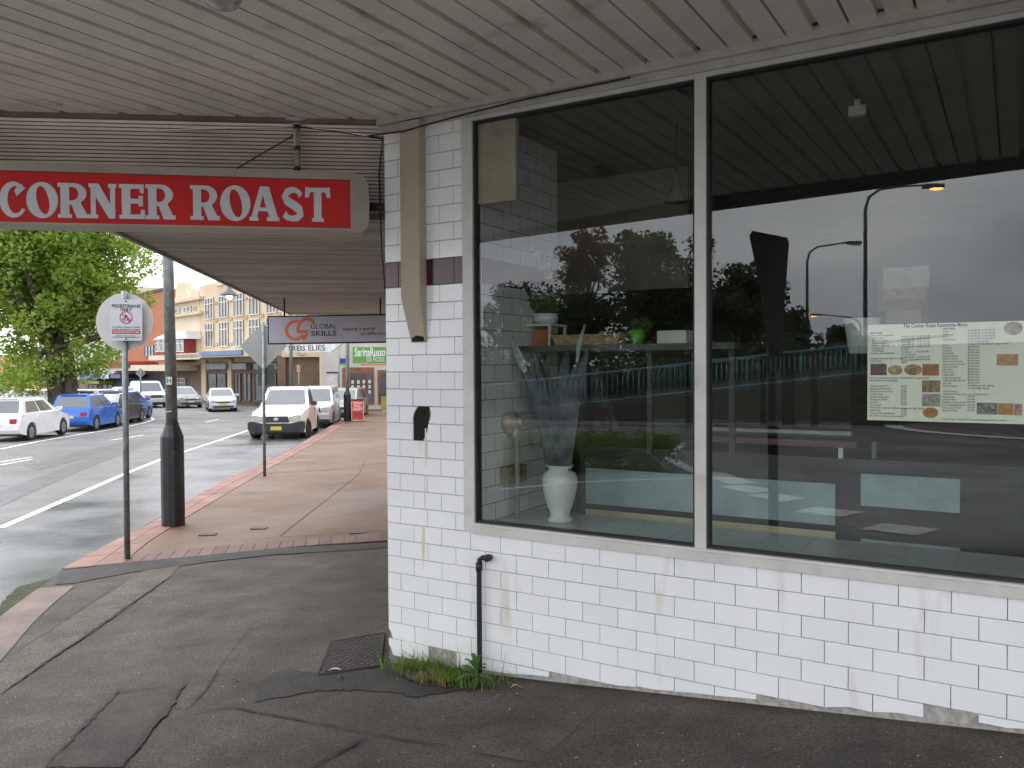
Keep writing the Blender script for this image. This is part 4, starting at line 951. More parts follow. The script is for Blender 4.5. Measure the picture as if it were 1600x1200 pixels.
make_car('dark sedan with a yellow plate parked ahead of the blue hatchback', 'sedan', dgrey, 4.6, 1.78, 1.46, placed(187, 664.5, 'sedan', 4.6, 1.78, HD, 0, 1), HD, plate=m_yplate)
make_car('blue car parked ahead of the dark sedan, half behind the sign pole', 'hatch', blue, 4.0, 1.7, 1.5, placed(205, 658, 'hatch', 4.0, 1.7, HD, 0, 1), HD)
HU = -(kerb_out[8]-kerb_out[5]); HU.z = 0; HU.normalize()
K = KIND['ute']
gu = on_road(432, 687); cu_p = gu-HU*(5.0*.5); cu_p.z = G(cu_p.x, cu_p.y)+ROADZ+.002
make_car('white ute with a black bumper and yellow plate parked at the kerb', 'ute', white, 5.0, 1.90, 1.80, cu_p, HU, plate=m_yplate, rims=m_cblk, bumper=m_cblk, name='parked_ute', cat='ute', steer=R(-16))
c2 = cu_p-HU*6.2+Vector((.35, 0, 0)); c2.z = G(c2.x, c2.y)+ROADZ
make_car('silver wagon parked close behind the white ute', 'suv', silver, 4.5, 1.76, 1.74, c2, HU)
c3 = cu_p-HU*11.8+Vector((1.1, 0, 0)); c3.z = G(c3.x, c3.y)+ROADZ
make_car('grey car parked behind the silver wagon on the kerb curve', 'hatch', dsilv, 4.0, 1.7, 1.56, c3, Vector((HU.x-.15, HU.y, 0)).normalized())
# traffic and cars beyond
hs_ = Vector((.42, -1, 0)).normalized()
gs_ = on_road(349, 643.5); c4 = gs_-hs_*2.1; c4.z = G(c4.x, c4.y)+ROADZ
make_car('silver sedan with a yellow plate driving out of the bend', 'sedan', silver, 4.4, 1.70, 1.42, c4, hs_, plate=m_yplate, name='car')
for lab, kd, pm_, L_, W_, H_, px, py, hd in (('white four wheel drive beyond the road, beside the lamp post', 'suv', white, 4.7, 1.8, 1.82, 240, 636.5, Vector((.75, -1, 0))),
        ('dark silver sedan behind the silver sedan', 'sedan', dsilv, 4.6, 1.78, 1.44, 293, 637, Vector((.75, -1, 0))),
        ('pale sedan half hidden behind the white four wheel drive', 'sedan', silver, 4.5, 1.75, 1.42, 205, 636.5, Vector((.8, -1, 0)))):
    g = on_road(px, py); h = hd.normalized(); c = g-h*(L_*.5)*.6; c.z = G(c.x, c.y)+ROADZ
    make_car(lab, kd, pm_, L_, W_, H_, c, h, name='car')
for lab, px, py, kd in (('white van parked behind the tree trunk', 122, 646, 'suv'), ('white car parked in the side street behind the tree', 40, 645, 'suv')):
    g = on_road(px, py); make_car(lab, kd, white, 4.4, 1.75, 1.45, g, Vector((-1, .25, 0)).normalized(), cat='van' if 'van' in lab else 'car', name='parked_van' if 'van' in lab else 'parked_car')
# ------------------------------------------------------------------ buildings across the bend
FP = at(545, 600, 53.0); FP.z = 0; FDIR = Vector((-.645, .764, 0)).normalized(); FNRM = Vector((-FDIR.y, FDIR.x, 0))
if FNRM.dot(-FP) < 0: FNRM = -FNRM
FU = -FDIR       # to the right as we look
def fpt(px, py, off=0.0):
    d = ray(px, py); o = FP+FNRM*off; t = (o-CAM).dot(FNRM)/d.dot(FNRM); P = CAM+d*t; return (P-FP).dot(FU), P.z
def FM(off): return axes(FP+FNRM*off, FU, Z)       # local z = FNRM?
_s = 1 if FM(0).to_3x3().col[2].dot(FNRM) > 0 else -1
def fquad(name, x0, y0, x1, y1, o0, o1, mat, parent, y0r=None, y1r=None):
    """box on the far facade: pixel x range, pixel y of top/bottom on its left edge; level in the world"""
    a, zt_ = fpt(x0, y0, o1); b, _ = fpt(x1, y0, o1); _, zb_ = fpt(x0, y1, o1)
    lo, hi = sorted((o0*_s, o1*_s))
    return MB().prism([(a, zb_), (b, zb_), (b, zt_), (a, zt_)], lo, hi, axes(FP, FU, Z)).build(name, mat, parent)
m_cream = pm('cream_wall', (.60, .47, .32), .8, .06, .6, stain=((.50, .38, .26), .8, .6)); m_cream2 = pm('pale_cream_wall', (.64, .53, .38), .8, .06, .8)
m_tan = pm('tan_band', (.42, .30, .20), .8, .08, 1); m_brick = pm('orange_brick', (.42, .16, .07), .85, .12, 1.2, col2=(.34, .13, .06))
m_wglass = pm('far_window_glass', (.10, .12, .13), .12, .3, .8); m_wframe = pm('white_window_frame', (.66, .64, .58), .6); m_shade = pm('brown_shopfront', (.16, .10, .06), .7, .15, 1)
m_creamaw = pm('cream_awning', (.62, .55, .42), .7, .06, 1); m_dkshop = pm('charcoal_shopfront', (.03, .032, .036), .6); m_redw = pm('red_board', (.30, .04, .04), .7)
def building(label, x0, x1, ytop, ybase, wallmat, depth=9.0):
    a, _ = fpt(x0, ytop); b, _ = fpt(x1, ytop); c = FP+FU*((a+b)/2); t = thing('building', label, 'building', (c.x, c.y, G(c.x, c.y)))
    fquad('wall', x0, ytop, x1, ybase, -depth, 0, wallmat, t); return t
def bwindow(t, x0, y0, x1, y1, mull=(1,), transom=.3, fm=m_wframe, o=.0):
    w = fquad('window', x0, y0, x1, y1, o, o+.05, m_wglass, t)
    a, z1_ = fpt(x0, y0, o+.05); b, _ = fpt(x1, y0, o+.05); _, z0_ = fpt(x0, y1, o+.05); W_ = b-a; H_ = z1_-z0_; f = MB(); th = .07
    rects = [(a, z0_, a+th, z1_), (b-th, z0_, b, z1_), (a+th, z1_-th, b-th, z1_), (a+th, z0_, b-th, z0_+th)]
    for m in mull: x = a+W_*m; rects.append((x-th/2, z0_+th, x+th/2, z1_-th))
    if transom: rects.append((a+th, z1_-H_*transom-th/2, b-th, z1_-H_*transom+th/2))
    for i, (p, q, r_, s_) in enumerate(rects):
        lo, hi = sorted(((o+.052+.002*i)*_s, (o+.10+.002*i)*_s)); f.prism([(p, q), (r_, q), (r_, s_), (p, s_)], lo, hi, axes(FP, FU, Z))
    f.build('frame', fm, w); return w
def ftext(t, s, px, py, size, mat, width, off):
    x, z = fpt(px, py, off); text('lettering', s, axes(FP+FNRM*off, FU, Z) @ Matrix.Translation((x, z, 0)), size, mat, t, 'LEFT', .02, .01, width=width)
# cream three-storey building
cb = building('cream three storey building with tall paired windows and tan bands', 312, 560, 447, 640, m_cream, 10)
fquad('parapet', 338, 421, 560, 447, -6, .10, m_cream2, cb)
cols = ((320.5, 333.5), (342, 356), (364.5, 380), (389, 405), (416, 432), (446, 463), (480, 498))
for a, b in cols:
    sh = (a-320)*.165
    bwindow(cb, a, 467-sh, b, 500-sh*.62, (.36, .68), .28); bwindow(cb, a, 506-sh*.62, b, 543-sh*.15, (.36, .68), .3)
    fquad('tan_panel', b+1.5, 498-sh*.62, b+6.5, 503.5-sh*.62, .0, .06, m_tan, cb); fquad('tan_panel', b+1.5, 472-sh, b+6.5, 476-sh, .0, .06, m_tan, cb)
    fquad('tan_panel', b+1.5, 536-sh*.15, b+6.5, 541-sh*.15, .0, .06, m_tan, cb)
fquad('awning', 268, 553, 470, 560, 0, 2.6, m_creamaw, cb)
sgn = fquad('sign_board', 311, 549.5, 377, 556, 2.62, 2.75, pm('turquoise_sign', (.02, .22, .36), .4, .3, .5, col2=(.10, .08, .30)), cb)
fquad('sign_board', 386, 546, 470, 552.5, 2.62, 2.75, pm('white_signboard', (.55, .55, .55), .5), cb)
fquad('shopfront', 312, 567, 560, 636, .0, .06, m_shade, cb)
for a, b in ((322, 352), (362, 384), (396, 432)):
    fquad('sign_board', a, 568, b, 577, .08, .5, pm('grey_lightbox', (.30, .31, .33), .5, .2, 2), cb)
for a, b in ((324, 353), (366, 376), (379, 392), (398, 432)): bwindow(cb, a, 583, b, 626, (.5,), None, m_shade, .07)
for a, b in ((314, 321), (355, 361), (434, 444)): fquad('pier', a, 562, b, 636, .07, .25, m_cream, cb)
# ornate gable building
ob = building('cream building with an ornate stepped gable next to the brick building', 262, 312, 476, 636, m_cream2, 9)
def fpoly(name, pts, o0, o1, mat, t):
    P = [fpt(x, y, o1) for x, y in pts]; lo, hi = sorted((o0*_s, o1*_s)); return MB().prism(P[::-1], lo, hi, axes(FP, FU, Z)).build(name, mat, t)
fpoly('gable', [(262, 478), (262, 468), (274, 466), (275, 446), (277, 442), (289, 441), (290, 452), (292, 460), (296, 464), (299, 455), (308, 453), (311, 455), (311, 477)], -.6, .02, m_cream2, ob)
fquad('cornice', 262, 472, 311.5, 476, .03, .4, m_cream, ob); fquad('cornice', 262, 493, 311.5, 497, .0, .4, m_cream, ob)
bwindow(ob, 274, 482, 281, 490, (), None); bwindow(ob, 287, 480, 299, 489, (.5,), None); bwindow(ob, 302, 479, 306, 487, (), None)
fquad('awning', 232, 556, 312, 563, 0, 2.6, m_creamaw, ob); fquad('shopfront', 262, 570, 312, 634, .0, .06, m_shade, ob)
bwindow(ob, 268, 590, 290, 626, (.5,), .2, m_wframe, .07)
# brick building with bay
bb_ = building('orange brick building with a white bay window over a cream awning', 178, 262, 470, 632, m_brick, 9)
fquad('parapet_cap', 178, 467, 262, 470.5, -.3, .12, m_dkshop, bb_)
bwindow(bb_, 185, 491, 192, 504, (), .5, m_wframe); 
for a, b in ((181, 196), (226, 240)): bwindow(bb_, a, 540, b, 557, (.33, .66), .5, pm('blue_frame', (.12, .17, .24), .5))
fquad('bay', 242, 530, 288, 566, .05, 1.0, m_redw, bb_)
for a, b in ((243, 250), (251, 258), (274, 280), (281, 287)): bwindow(bb_, a, 531, b, 550, (), .3, m_wframe, 1.02)
fpoly('bay_roof', [(238, 531), (292, 529), (290, 517), (262, 520), (246, 526)], 0.05, 1.3, pm('metal_roof', (.62, .63, .64), .4, .06, 2), bb_)
fquad('awning', 165, 571, 262, 579, 0, 2.6, m_creamaw, bb_); fquad('shopfront', 178, 582, 262, 632, .0, .06, m_dkshop, bb_)
bwindow(bb_, 200, 597, 225, 628, (.5,), None, m_shade, .07)
# Niagara building and newsagent
nb_ = building('pale green building with the red NIAGARA awning behind the tree', 60, 178, 478, 632, pm('pale_green_wall', (.50, .50, .38), .8, .06, .8), 9)
bwindow(nb_, 166, 549, 176, 562, (.5,), .5); bwindow(nb_, 146, 549, 156, 562, (.5,), .5); bwindow(nb_, 150, 500, 162, 522, (.5,), .4)
fquad('red_fascia', 138, 566, 200, 574.5, 0, 2.8, m_redw, nb_); ftext(nb_, 'NIAGARA', 155, 570, 1.0, pm('gold_letters', (.62, .36, .10), .5), 4.2, 2.85)
fquad('shopfront', 60, 588, 178, 632, .0, .06, m_shade, nb_); fquad('blue_sign', 100, 584, 152, 591, .07, 2.6, pm('blue_sign_face', (.02, .05, .42), .4), nb_); fquad('red_stripe', 100, 585, 112, 588.5, 2.61, 2.66, m_redw, nb_)
fquad('navy_sign', 146, 584, 188, 590, .07, 2.55, pm('navy_sign_face', (.015, .018, .07), .4), nb_)
ftext(nb_, 'newspower', 112.5, 587.5, 1.1, m_wp, 3.6, 2.68); ftext(nb_, 'newspower', 156.5, 587, 1.0, m_slv, 3.4, 2.62)
fquad('yellow_sign', 129, 594, 154, 598.5, .07, 1.6, pm('lime_sign_face', (.5, .52, .05), .5), nb_)
for a, b in ((112, 122), (138, 152), (160, 176)): bwindow(nb_, a, 600, b, 626, (.5,), None, m_shade, .07)
ob2 = building('terracotta building at the far left beyond the tree', -60, 60, 560, 632, pm('terracotta_wall', (.55, .25, .12), .8, .1, 1), 9)
bwindow(ob2, 50, 605, 54, 622, (), None); bwindow(ob2, 20, 570, 32, 585, (.5,), .5)
# green-signed building at the end of the footpath (faces us)
def qbox(name, x0, y0, x1, y1, Y0, Y1, mat, parent):      # frontal box between two depths, pixel rectangle at Y0
    a, b = at(x0, y1, Y0), at(x1, y0, Y0)
    return MB().box(((a.x+b.x)/2, (Y0+Y1)/2, (a.z+b.z)/2), (abs(b.x-a.x), abs(Y1-Y0), abs(b.z-a.z))).build(name, mat, parent)
YB = 50.0
jb = thing('building', 'pale shopfront with timber doors at the end of the footpath', 'building', at(560, 636, YB))
m_pale = pm('pale_render', (.52, .49, .44), .8, .06, 1); m_timber = pm('timber_door', (.24, .09, .04), .5, .2, 2)
qbox('wall', 503, 520, 680, 640, YB, YB+8, m_pale, jb)
qbox('recess', 535, 574, 584, 632, YB-.06, YB-.01, m_timber, jb); qbox('recess', 590, 578, 640, 632, YB-.06, YB-.01, m_timber, jb)
for a in (548, 557, 565.5, 574.5): 
    w = qbox('door_pane', a, 583, a+6.5, 627, YB-.09, YB-.065, m_wglass, jb)
    for j in range(3): qbox('notice', a+1, 592+j*8+(a % 3), a+5, 597.5+j*8+(a % 3), YB-.105, YB-.092, m_wplate, jb)
for a in (593, 598, 603): qbox('door_pane', a, 583, a+3.5, 627, YB-.09, YB-.065, m_wglass, jb)
qbox('door', 511, 583, 527.5, 634, YB-.1, YB-.01, pm('white_door', (.55, .55, .53), .6), jb); qbox('door_frame', 510, 581, 528.5, 583, YB-.14, YB-.01, m_gasket, jb)
qbox('garage_opening', 446, 558, 503, 628, YB+3, YB+3.2, m_shade, jb); qbox('lintel', 440, 535, 506, 558, YB+2.6, YB+3.3, m_cream, jb); qbox('pier', 434, 556, 446, 632, YB+2.7, YB+3.3, m_shade, jb); qbox('pier', 500, 556, 512, 640, YB+.2, YB+3.3, m_cream2, jb)
js = thing('shop_sign', 'green hanging sign lettered Sarina Russo Job Access', 'sign', at(580, 556, 44))
qbox('board', 551, 542, 640, 568, 44, 44.12, pm('green_sign_face', (.10, .30, .04), .5, .06, 1), js); qbox('orange_strip', 564, 568.3, 640, 571, 44, 44.1, pm('orange_strip', (.5, .14, .04), .5), js)
Mj = axes(at(554, 551, 43.985), (1, 0, 0), (0, 0, 1)); text('lettering', 'SarinaRusso', Mj, .62, m_wp, js, 'LEFT', .02, .004, width=48*44/F_PX)
text('lettering', 'Job Access', axes(at(572, 560.5, 43.985), (1, 0, 0), (0, 0, 1)), .5, m_slv, js, 'LEFT', .0, .004, width=29*44/F_PX)
ks = thing('shop_sign', 'small blue and green square sign beside the green hanging sign', 'sign', at(535, 565, 44))
qbox('blue_half', 531, 560, 541, 568.3, 44, 44.1, pm('blue_sq', (.02, .03, .25), .5), ks); qbox('green_half', 531, 568.6, 541, 571.5, 44, 44.1, pm('green_sq', (.10, .42, .03), .5), ks)
es_ = thing('shop_sign', 'white sign lettered TREIS ELIES above the dark roller door', 'sign', at(490, 545, 47))
pA_, pB_ = at(446, 545, 47), at(534, 541, 45); ex = (pB_-pA_); ex.z = 0
Me = axes(Vector((pA_.x, pA_.y, pA_.z)), ex, (0, 0, 1)); ew = ex.length; eh = 12*47/F_PX
MB().prism([(0, -eh/2), (ew*.82, -eh/2), (ew, eh/2), (0, eh/2)], -.1, 0, Me).build('board', pm('white_sign_face', (.66, .68, .66), .5), es_)
text('lettering', 'TREIS ELIES', Me @ Matrix.Translation((ew*.03, 0, .01)), .42, m_ink, es_, 'LEFT', 0, .004, width=ew*.68)
hl = thing('wall_lamp', 'green shaded lamp on an arm fixed to the awning edge', 'lamp', at(358, 455, 30))
ha = at(358, 458, 30); MB().lathe([(.05, .32), (.07, .2), (.12, .12), (.30, -.05), (.30, -.08), (.1, -.1), (0, -.12)], 16, Matrix.Translation(ha)).build('shade', pm('green_grey_shade', (.14, .15, .14), .5), hl)
MB().lathe([(.11, -.085), (.12, -.16), (.06, -.23), (0, -.25)], 12, Matrix.Translation(ha)).build('bulb', pm('lit_bulb', (.8, .6, .3), .4, emit=((1, .72, .35), 2.5)), hl)
MB().tube([ha+Z*.3, ha+Vector((.3, 0, .36)), ha+Vector((1.7, 0, .2))], .025, 8).build('arm', m_pipe, hl)
# street wall of shops hidden beyond the corner, and back street blocks
nbd = thing('building', 'row of shops running down the street behind the tiled corner', 'building', CX+STREET*20)
sbox('wall', 9.01, 46, -1.6, 6.0, 8, m_render, nbd, .05)
# ------------------------------------------------------------------ trees
def leaf_mesh(name, centres, per, spread, size, seed, flat_=.5, clumps=None):
    r = np.random.default_rng(seed); C_ = np.asarray(centres); n = len(C_)*per
    sp = np.repeat(np.asarray(spread if hasattr(spread, '__len__') else [spread]*len(C_)), per)[:, None]
    d = r.normal(size=(n, 3)); d /= np.linalg.norm(d, axis=1)[:, None]; rad = r.random((n, 1))**.45
    P = np.repeat(C_, per, axis=0)+d*rad*sp*np.array([1, 1, flat_+.3])
    a = r.normal(size=(n, 3)); a[:, 2] *= .55; a /= np.linalg.norm(a, axis=1)[:, None]
    b = np.cross(a, r.normal(size=(n, 3))); b /= np.linalg.norm(b, axis=1)[:, None]
    s = size*(.6+.8*r.random((n, 1)))
    q = np.stack([P-a*s*.5, P+b*s*.34, P+a*s*.6, P-b*s*.34], 1).reshape(-1, 3)
    me = bpy.data.meshes.new(name); me.vertices.add(4*n); me.vertices.foreach_set('co', q.ravel())
    me.loops.add(4*n); me.loops.foreach_set('vertex_index', np.arange(4*n)); me.polygons.add(n)
    me.polygons.foreach_set('loop_start', np.arange(0, 4*n, 4)); me.update(calc_edges=True)
    at_ = me.attributes.new('tint', 'FLOAT', 'FACE'); base = np.repeat(r.random(len(C_)), per)
    at_.data.foreach_set('value', np.clip(base*.5+r.random(n)*.5, 0, 1)); return me
m_bark = pm('plane_bark', (.085, .065, .045), .9, .35, 3, bump=.8, bscale=9, stain=((.16, .14, .10), 2, .58)); m_bark2 = pm('dark_bark', (.05, .04, .03), .9, .2, 4)
def limbs(mb, base, tips, r0):
    for tp in tips:
        b, t = Vector(base), Vector(tp); m = b.lerp(t, .5)+Vector((random.uniform(-.3, .3), random.uniform(-.3, .3), .3)); mb.tube([b, m, t], [r0, r0*.6, r0*.15], 8)
def tree(name, label, base, crown_c, crown_r, n_clump, per, leaf, lm, trunk_r, bark, seed, group=None, spread=.9, lean=(0, 0), shell=.35, fork=.35, extra=()):
    random.seed(seed); t = thing(name, label, 'tree', base, group); r = np.random.default_rng(seed)
    c = Vector(crown_c); R_ = crown_r; cs = []
    while len(cs) < n_clump:
        v = r.normal(size=3); v /= np.linalg.norm(v); k = shell+(1-shell)*r.random()**.6
        bump = .78+.34*noise.noise(Vector(v*1.9)+Vector((seed, 0, 0)))+.2*noise.noise(Vector(v*4)+Vector((0, seed, 0)))
        p = np.array([c.x+v[0]*R_[0]*k*bump, c.y+v[1]*R_[1]*k*bump, c.z+v[2]*R_[2]*k*bump])
        if p[2] > base.z+.9: cs.append(p)
    cs += [np.array(e) for e in extra]
    mb = MB(); tb = Vector(base); fk = tb.lerp(c, fork)
    mb.tube([tb-Z*.2, tb+Z*.25+Vector((lean[0], lean[1], 0))*.1, tb.lerp(fk, .6), fk], [trunk_r*1.35, trunk_r, trunk_r*.85, trunk_r*.75], 14)
    sel = r.choice(len(cs), min(len(cs), 16), replace=False)
    limbs(mb, fk-Z*.2, [cs[i] for i in sel], trunk_r*.5)
    mb.build('trunk', bark, t); me = leaf_mesh('crown', cs, per, [spread*(.7+.6*x) for x in r.random(len(cs))], leaf, seed); mkobj('crown', me, lm, t); return t
lm_plane = leaf_mat('plane_leaves', (.13, .21, .028), (.34, .44, .075), .5)
tb_ = on_road(92, 648); tb_.z = G(tb_.x, tb_.y)
kk = tb_.y/F_PX
cc = at(70, 395, tb_.y)
xt = []
for px, py in ((225, 395), (210, 372), (228, 415), (205, 445), (190, 480), (215, 520), (170, 540), (150, 575), (60, 585), (20, 590), (110, 570), (190, 410), (180, 380), (222, 470), (10, 480), (30, 520), (8, 540), (45, 545), (15, 570), (40, 580), (5, 440), (70, 560), (25, 600), (90, 545), (125, 545), (140, 520), (170, 500), (15, 400), (40, 380), (0, 500), (20, 555), (55, 575), (75, 585), (35, 560), (150, 560), (165, 560), (185, 520), (130, 580), (5, 590), (50, 600)):
    xt.append(tuple(at(px, py, tb_.y-1.5+3*random.random())))
tree('plane_tree', 'big leafy plane tree with a forked trunk above the parked cars', tb_, cc, (6.0, 5.0, 6.8), 340, 170, .23, lm_plane, .55, m_bark, 11, spread=1.0, shell=.25, fork=.42, extra=xt)
o2 = MB().tube([tb_+Vector((.5, 0, -.1)), tb_+Vector((.75, 0, 1.6)), tb_+Vector((.5, .2, 3.6))], [.42, .34, .28], 12).build('trunk', m_bark, bpy.data.objects['plane_tree'])
sb_ = on_road(8, 640); shr = thing('shrub', 'dark green shrub behind the white hatchback', 'shrub', sb_)
scs = [tuple(sb_+Vector((random.uniform(-4, 1.2), random.uniform(-1, 1), random.uniform(.3, 2.4)))) for _ in range(60)]
mkobj('foliage', leaf_mesh('foliage', scs, 60, .5, .16, 4), leaf_mat('dark_leaves', (.018, .035, .010), (.04, .07, .02), .25), shr)
# ------------------------------------------------------------------ across the junction: what the window glass mirrors
lm_gum = leaf_mat('gum_leaves', (.045, .065, .028), (.10, .13, .055), .4); lm_rust = leaf_mat('rust_leaves', (.16, .10, .05), (.26, .17, .09), .35); lm_lt = leaf_mat('light_leaves', (.08, .12, .03), (.16, .2, .06), .35)
def rtree(label, pxc, py_top, py_bot, wpx, Y, lm, seed, ncl=60, per=80, leaf=.24, name='tree'):
    top, bot = refl(pxc, py_top, Y), refl(pxc, py_bot, Y); b = Vector((bot.x, bot.y, G(bot.x, bot.y)-.13)); h = top.z-bot.z; w = wpx*Y/F_PX/2*1.22; ncl = int(ncl*1.35)
    tree(name, label, b, Vector((bot.x, bot.y, (top.z+bot.z)/2)), (w, w, h/2*1.05), ncl, per, leaf, lm, .2, m_bark2, seed, spread=w*.27, shell=.25, fork=.6)
rtree('dark gum tree with a tall crown behind the blue railing', 1030, 372, 560, 190, 44, lm_gum, 21, 80)
rtree('rust leaved tree beyond the blue railing', 912, 350, 470, 80, 50, lm_rust, 22, 40)
rtree('light green tree rising over the dark gums', 1002, 340, 450, 110, 52, lm_lt, 23, 45)
rtree('broad dark tree behind the give way sign', 1160, 395, 580, 150, 42, lm_gum, 24, 70)
rtree('round dark tree beside the street lights', 1225, 470, 590, 80, 46, lm_gum, 25, 40)
rtree('low dark bush at the end of the railing', 1320, 500, 570, 70, 40, lm_gum, 26, 30)
rtree('wide dark tree over the railing by the hedge', 890, 440, 570, 170, 46, lm_gum, 27, 70)
rtree('pointed dark conifer beyond the railing', 800, 430, 585, 90, 55, lm_gum, 28, 45)
tl = []; rt_ = random.Random(17)
for i in range(230):
    px = rt_.uniform(735, 1345); q = refl(px, 600, rt_.uniform(36, 44)); q.z = rt_.uniform(-.4, 2.6+.9*noise.noise(Vector((px*.02, 0, 0)))); tl.append(tuple(q))
tlo = mkobj('tree_line', leaf_mesh('tree_line', tl, 70, .85, .22, 31), lm_gum); stuff(tlo); tag(tlo, 'dark belt of scrub behind the blue green railing', 'scrub')
# rising ground behind the railing
fa_, fb_ = refl(700, 657, 29.5), refl(1420, 580, 29.5)
fl0, fl1 = refl(745, 654, 29.5), refl(1420, 580, 29.5)
fdir = (fl1-fl0); flen = fdir.length; bk_ = Vector((-fdir.y, fdir.x, 0)).normalized()
if bk_.dot(fl0) < 0: bk_ = -bk_
A0 = fl0-fdir*.6; A1 = fl1+fdir*.8
bank = MB(); vs = []
for i in range(13):
    p = A0.lerp(A1, i/12); zz = p.z-.05
    q0 = p-bk_*1.8; vs += [(q0.x, q0.y, min(zz-.05, G(q0.x, q0.y)-.12)), (p.x-bk_.x*.4, p.y-bk_.y*.4, zz), (p.x+bk_.x*3, p.y+bk_.y*3, zz), (p.x+bk_.x*40, p.y+bk_.y*40, zz+.4)]
bank.add(vs, [(4*i+j, 4*i+4+j, 4*i+5+j, 4*i+1+j) for i in range(12) for j in range(3)], 0, True)
struct(bank.build('embankment', pm('embankment_grass', (.035, .036, .022), .95, .25, 2)))
# blue-green railing
m_rail = pm('blue_green_rail', (.15, .30, .33), .5, .1, 4)
rl = thing('railing', 'long blue green pedestrian railing rising up the bridge approach', 'railing', fl0)
H_R = 1.12
MB().tube([fl0-fdir*.1+Z*H_R, fl1+fdir*.1+Z*H_R], .05, 8).build('top_rail', m_rail, rl); MB().tube([fl0-fdir*.1+Z*.12, fl1+fdir*.1+Z*.12], .04, 8).build('bottom_rail', m_rail, rl)
bar = MB().tube([Vector((0, 0, .12)), Vector((0, 0, H_R))], .022, 5).mesh('bar'); bar.materials.append(m_rail)
nbars = 84
for i in range(nbars):
    p = fl0.lerp(fl1, i/(nbars-1)); o = bpy.data.objects.new('bar', bar); COL.objects.link(o); o.location = p; setpar(o, rl)
for i in range(9):
    p = fl0.lerp(fl1, i/8); MB().tube([p-Z*.2, p+Z*(H_R+.02)], .04, 8).build('post', m_rail, rl)
# hedge on the island, kerb lines, roundabout
hp0, hp1 = gnd(800, 729, ROADZ, True), gnd(1045, 728, ROADZ, True); hv = (hp1-hp0)
hed = thing('hedge', 'low clipped hedge on a traffic island', 'hedge', hp0.lerp(hp1, .5))
hcs = [tuple(hp0.lerp(hp1, random.random())+Vector((hv.y, -hv.x, 0)).normalized()*random.uniform(-.9, .2)*1.0+Z*random.uniform(.08, .5)) for _ in range(150)]
mkobj('foliage', leaf_mesh('foliage', hcs, 90, .2, .06, 9), leaf_mat('hedge_leaves', (.11, .19, .035), (.24, .34, .08), .35), hed)
def rline(name, pix, w, mat, dz=.008): return ribbon(name, pix, w, dz, mat, road_o, True, base=ROADZ, jit=.05)
rline('island_line', ((1062, 697), (1046, 706), (1047, 718), (1062, 728), (1085, 738), (1110, 748)), .22, m_white); rline('island_line', ((1046, 696), (1090, 691)), .10, m_white)
for a, b in (((1110, 740), (1160, 757)), ((1140, 760), (1195, 770)), ((1185, 773), (1240, 783)), ((1258, 797), (1330, 806)), ((1362, 824), (1450, 834))): rline('give_way_dash', (a, b), .42, m_white)
rline('edge_line', ((760, 768), (900, 755), (1087, 748)), .10, m_white)
rline('far_kerb', ((830, 666), (950, 664), (1085, 667), (1330, 655)), .3, m_conc, .02)
rb0 = gnd(1560, 690, ROADZ, True)
rbt = thing('roundabout', 'round cobbled roundabout island with a white painted ring', 'roundabout', rb0)
rc = gnd(1482, 680, ROADZ, True); rr_ = 2.6; ctr = gnd(1640, 676, ROADZ, True)
rr_ = (ctr-rc).length
def ring(r0, r1, z0, z1, mat, name):
    vs = []; n = 64
    for i in range(n):
        a = 2*math.pi*i/n
        for r_, z in ((r0, z0), (r1, z1)):
            X_, Y_ = ctr.x+r_*math.cos(a), ctr.y+r_*math.sin(a); vs.append((X_, Y_, G(X_, Y_)+ROADZ+z))
    return MB().add(vs, [(2*i, 2*i+1, (2*i+3) % (2*n), (2*i+2) % (2*n)) for i in range(n)], 0, True).build(name, mat, rbt)
ring(rr_, rr_*.88, .02, .03, m_white, 'painted_ring'); ring(rr_*.88, rr_*.80, .03, .12, m_conc, 'kerb_ring'); ring(rr_*.80, .01, .12, .35, pm('cobbles', (.12, .11, .10), .8, .3, 6, bump=1, bscale=10), 'cobbled_dome')
# street lights
m_lpole = pm('lamp_pole_grey', (.12, .13, .14), .5, .1, 4)
def rlamp(label, px, py_base, py_top, px_tip, py_tip, Y, lit):
    b = refl(px, py_base, Y); tp = refl(px, py_top, Y); tip = refl(px_tip, py_tip, Y); b.z = G(b.x, b.y)-.13
    t = thing('street_light', label, 'street light', b); h = (tip-tp); h.z = 0
    MB().tube([b, tp-Z*1.0, tp-Z*.45+h*.06, tp-Z*.1+h*.25, tp+h*.6+Z*.02, tip], [.11, .08, .07, .06, .05, .045], 10).build('pole', m_lpole, t)
    hd = axes(tip, h, Z) if h.length > 0 else Matrix.Translation(tip)
    MB().prism(rrect(.9, .18, .06), -.16, .16, hd @ Matrix.Translation((.35, -.05, 0))).build('head', m_lpole, t)
    MB().prism(rrect(.5, .10, .04), -.12, .12, hd @ Matrix.Translation((.5, -.16, 0))).build('lens', pm('orange_lit_lens', (.8, .4, .1), .4, emit=((1, .42, .08), 14)) if lit else m_alu, t)
rlamp('tall street light with a lit orange lamp', 1352, 560, 292, 1446, 289, 38, True)
rlamp('street light with an unlit lamp beside the trees', 1261, 590, 383, 1325, 378, 52, False)
rlamp('small distant street light with a lit orange lamp', 1345, 560, 494, 1281, 491, 75, True)
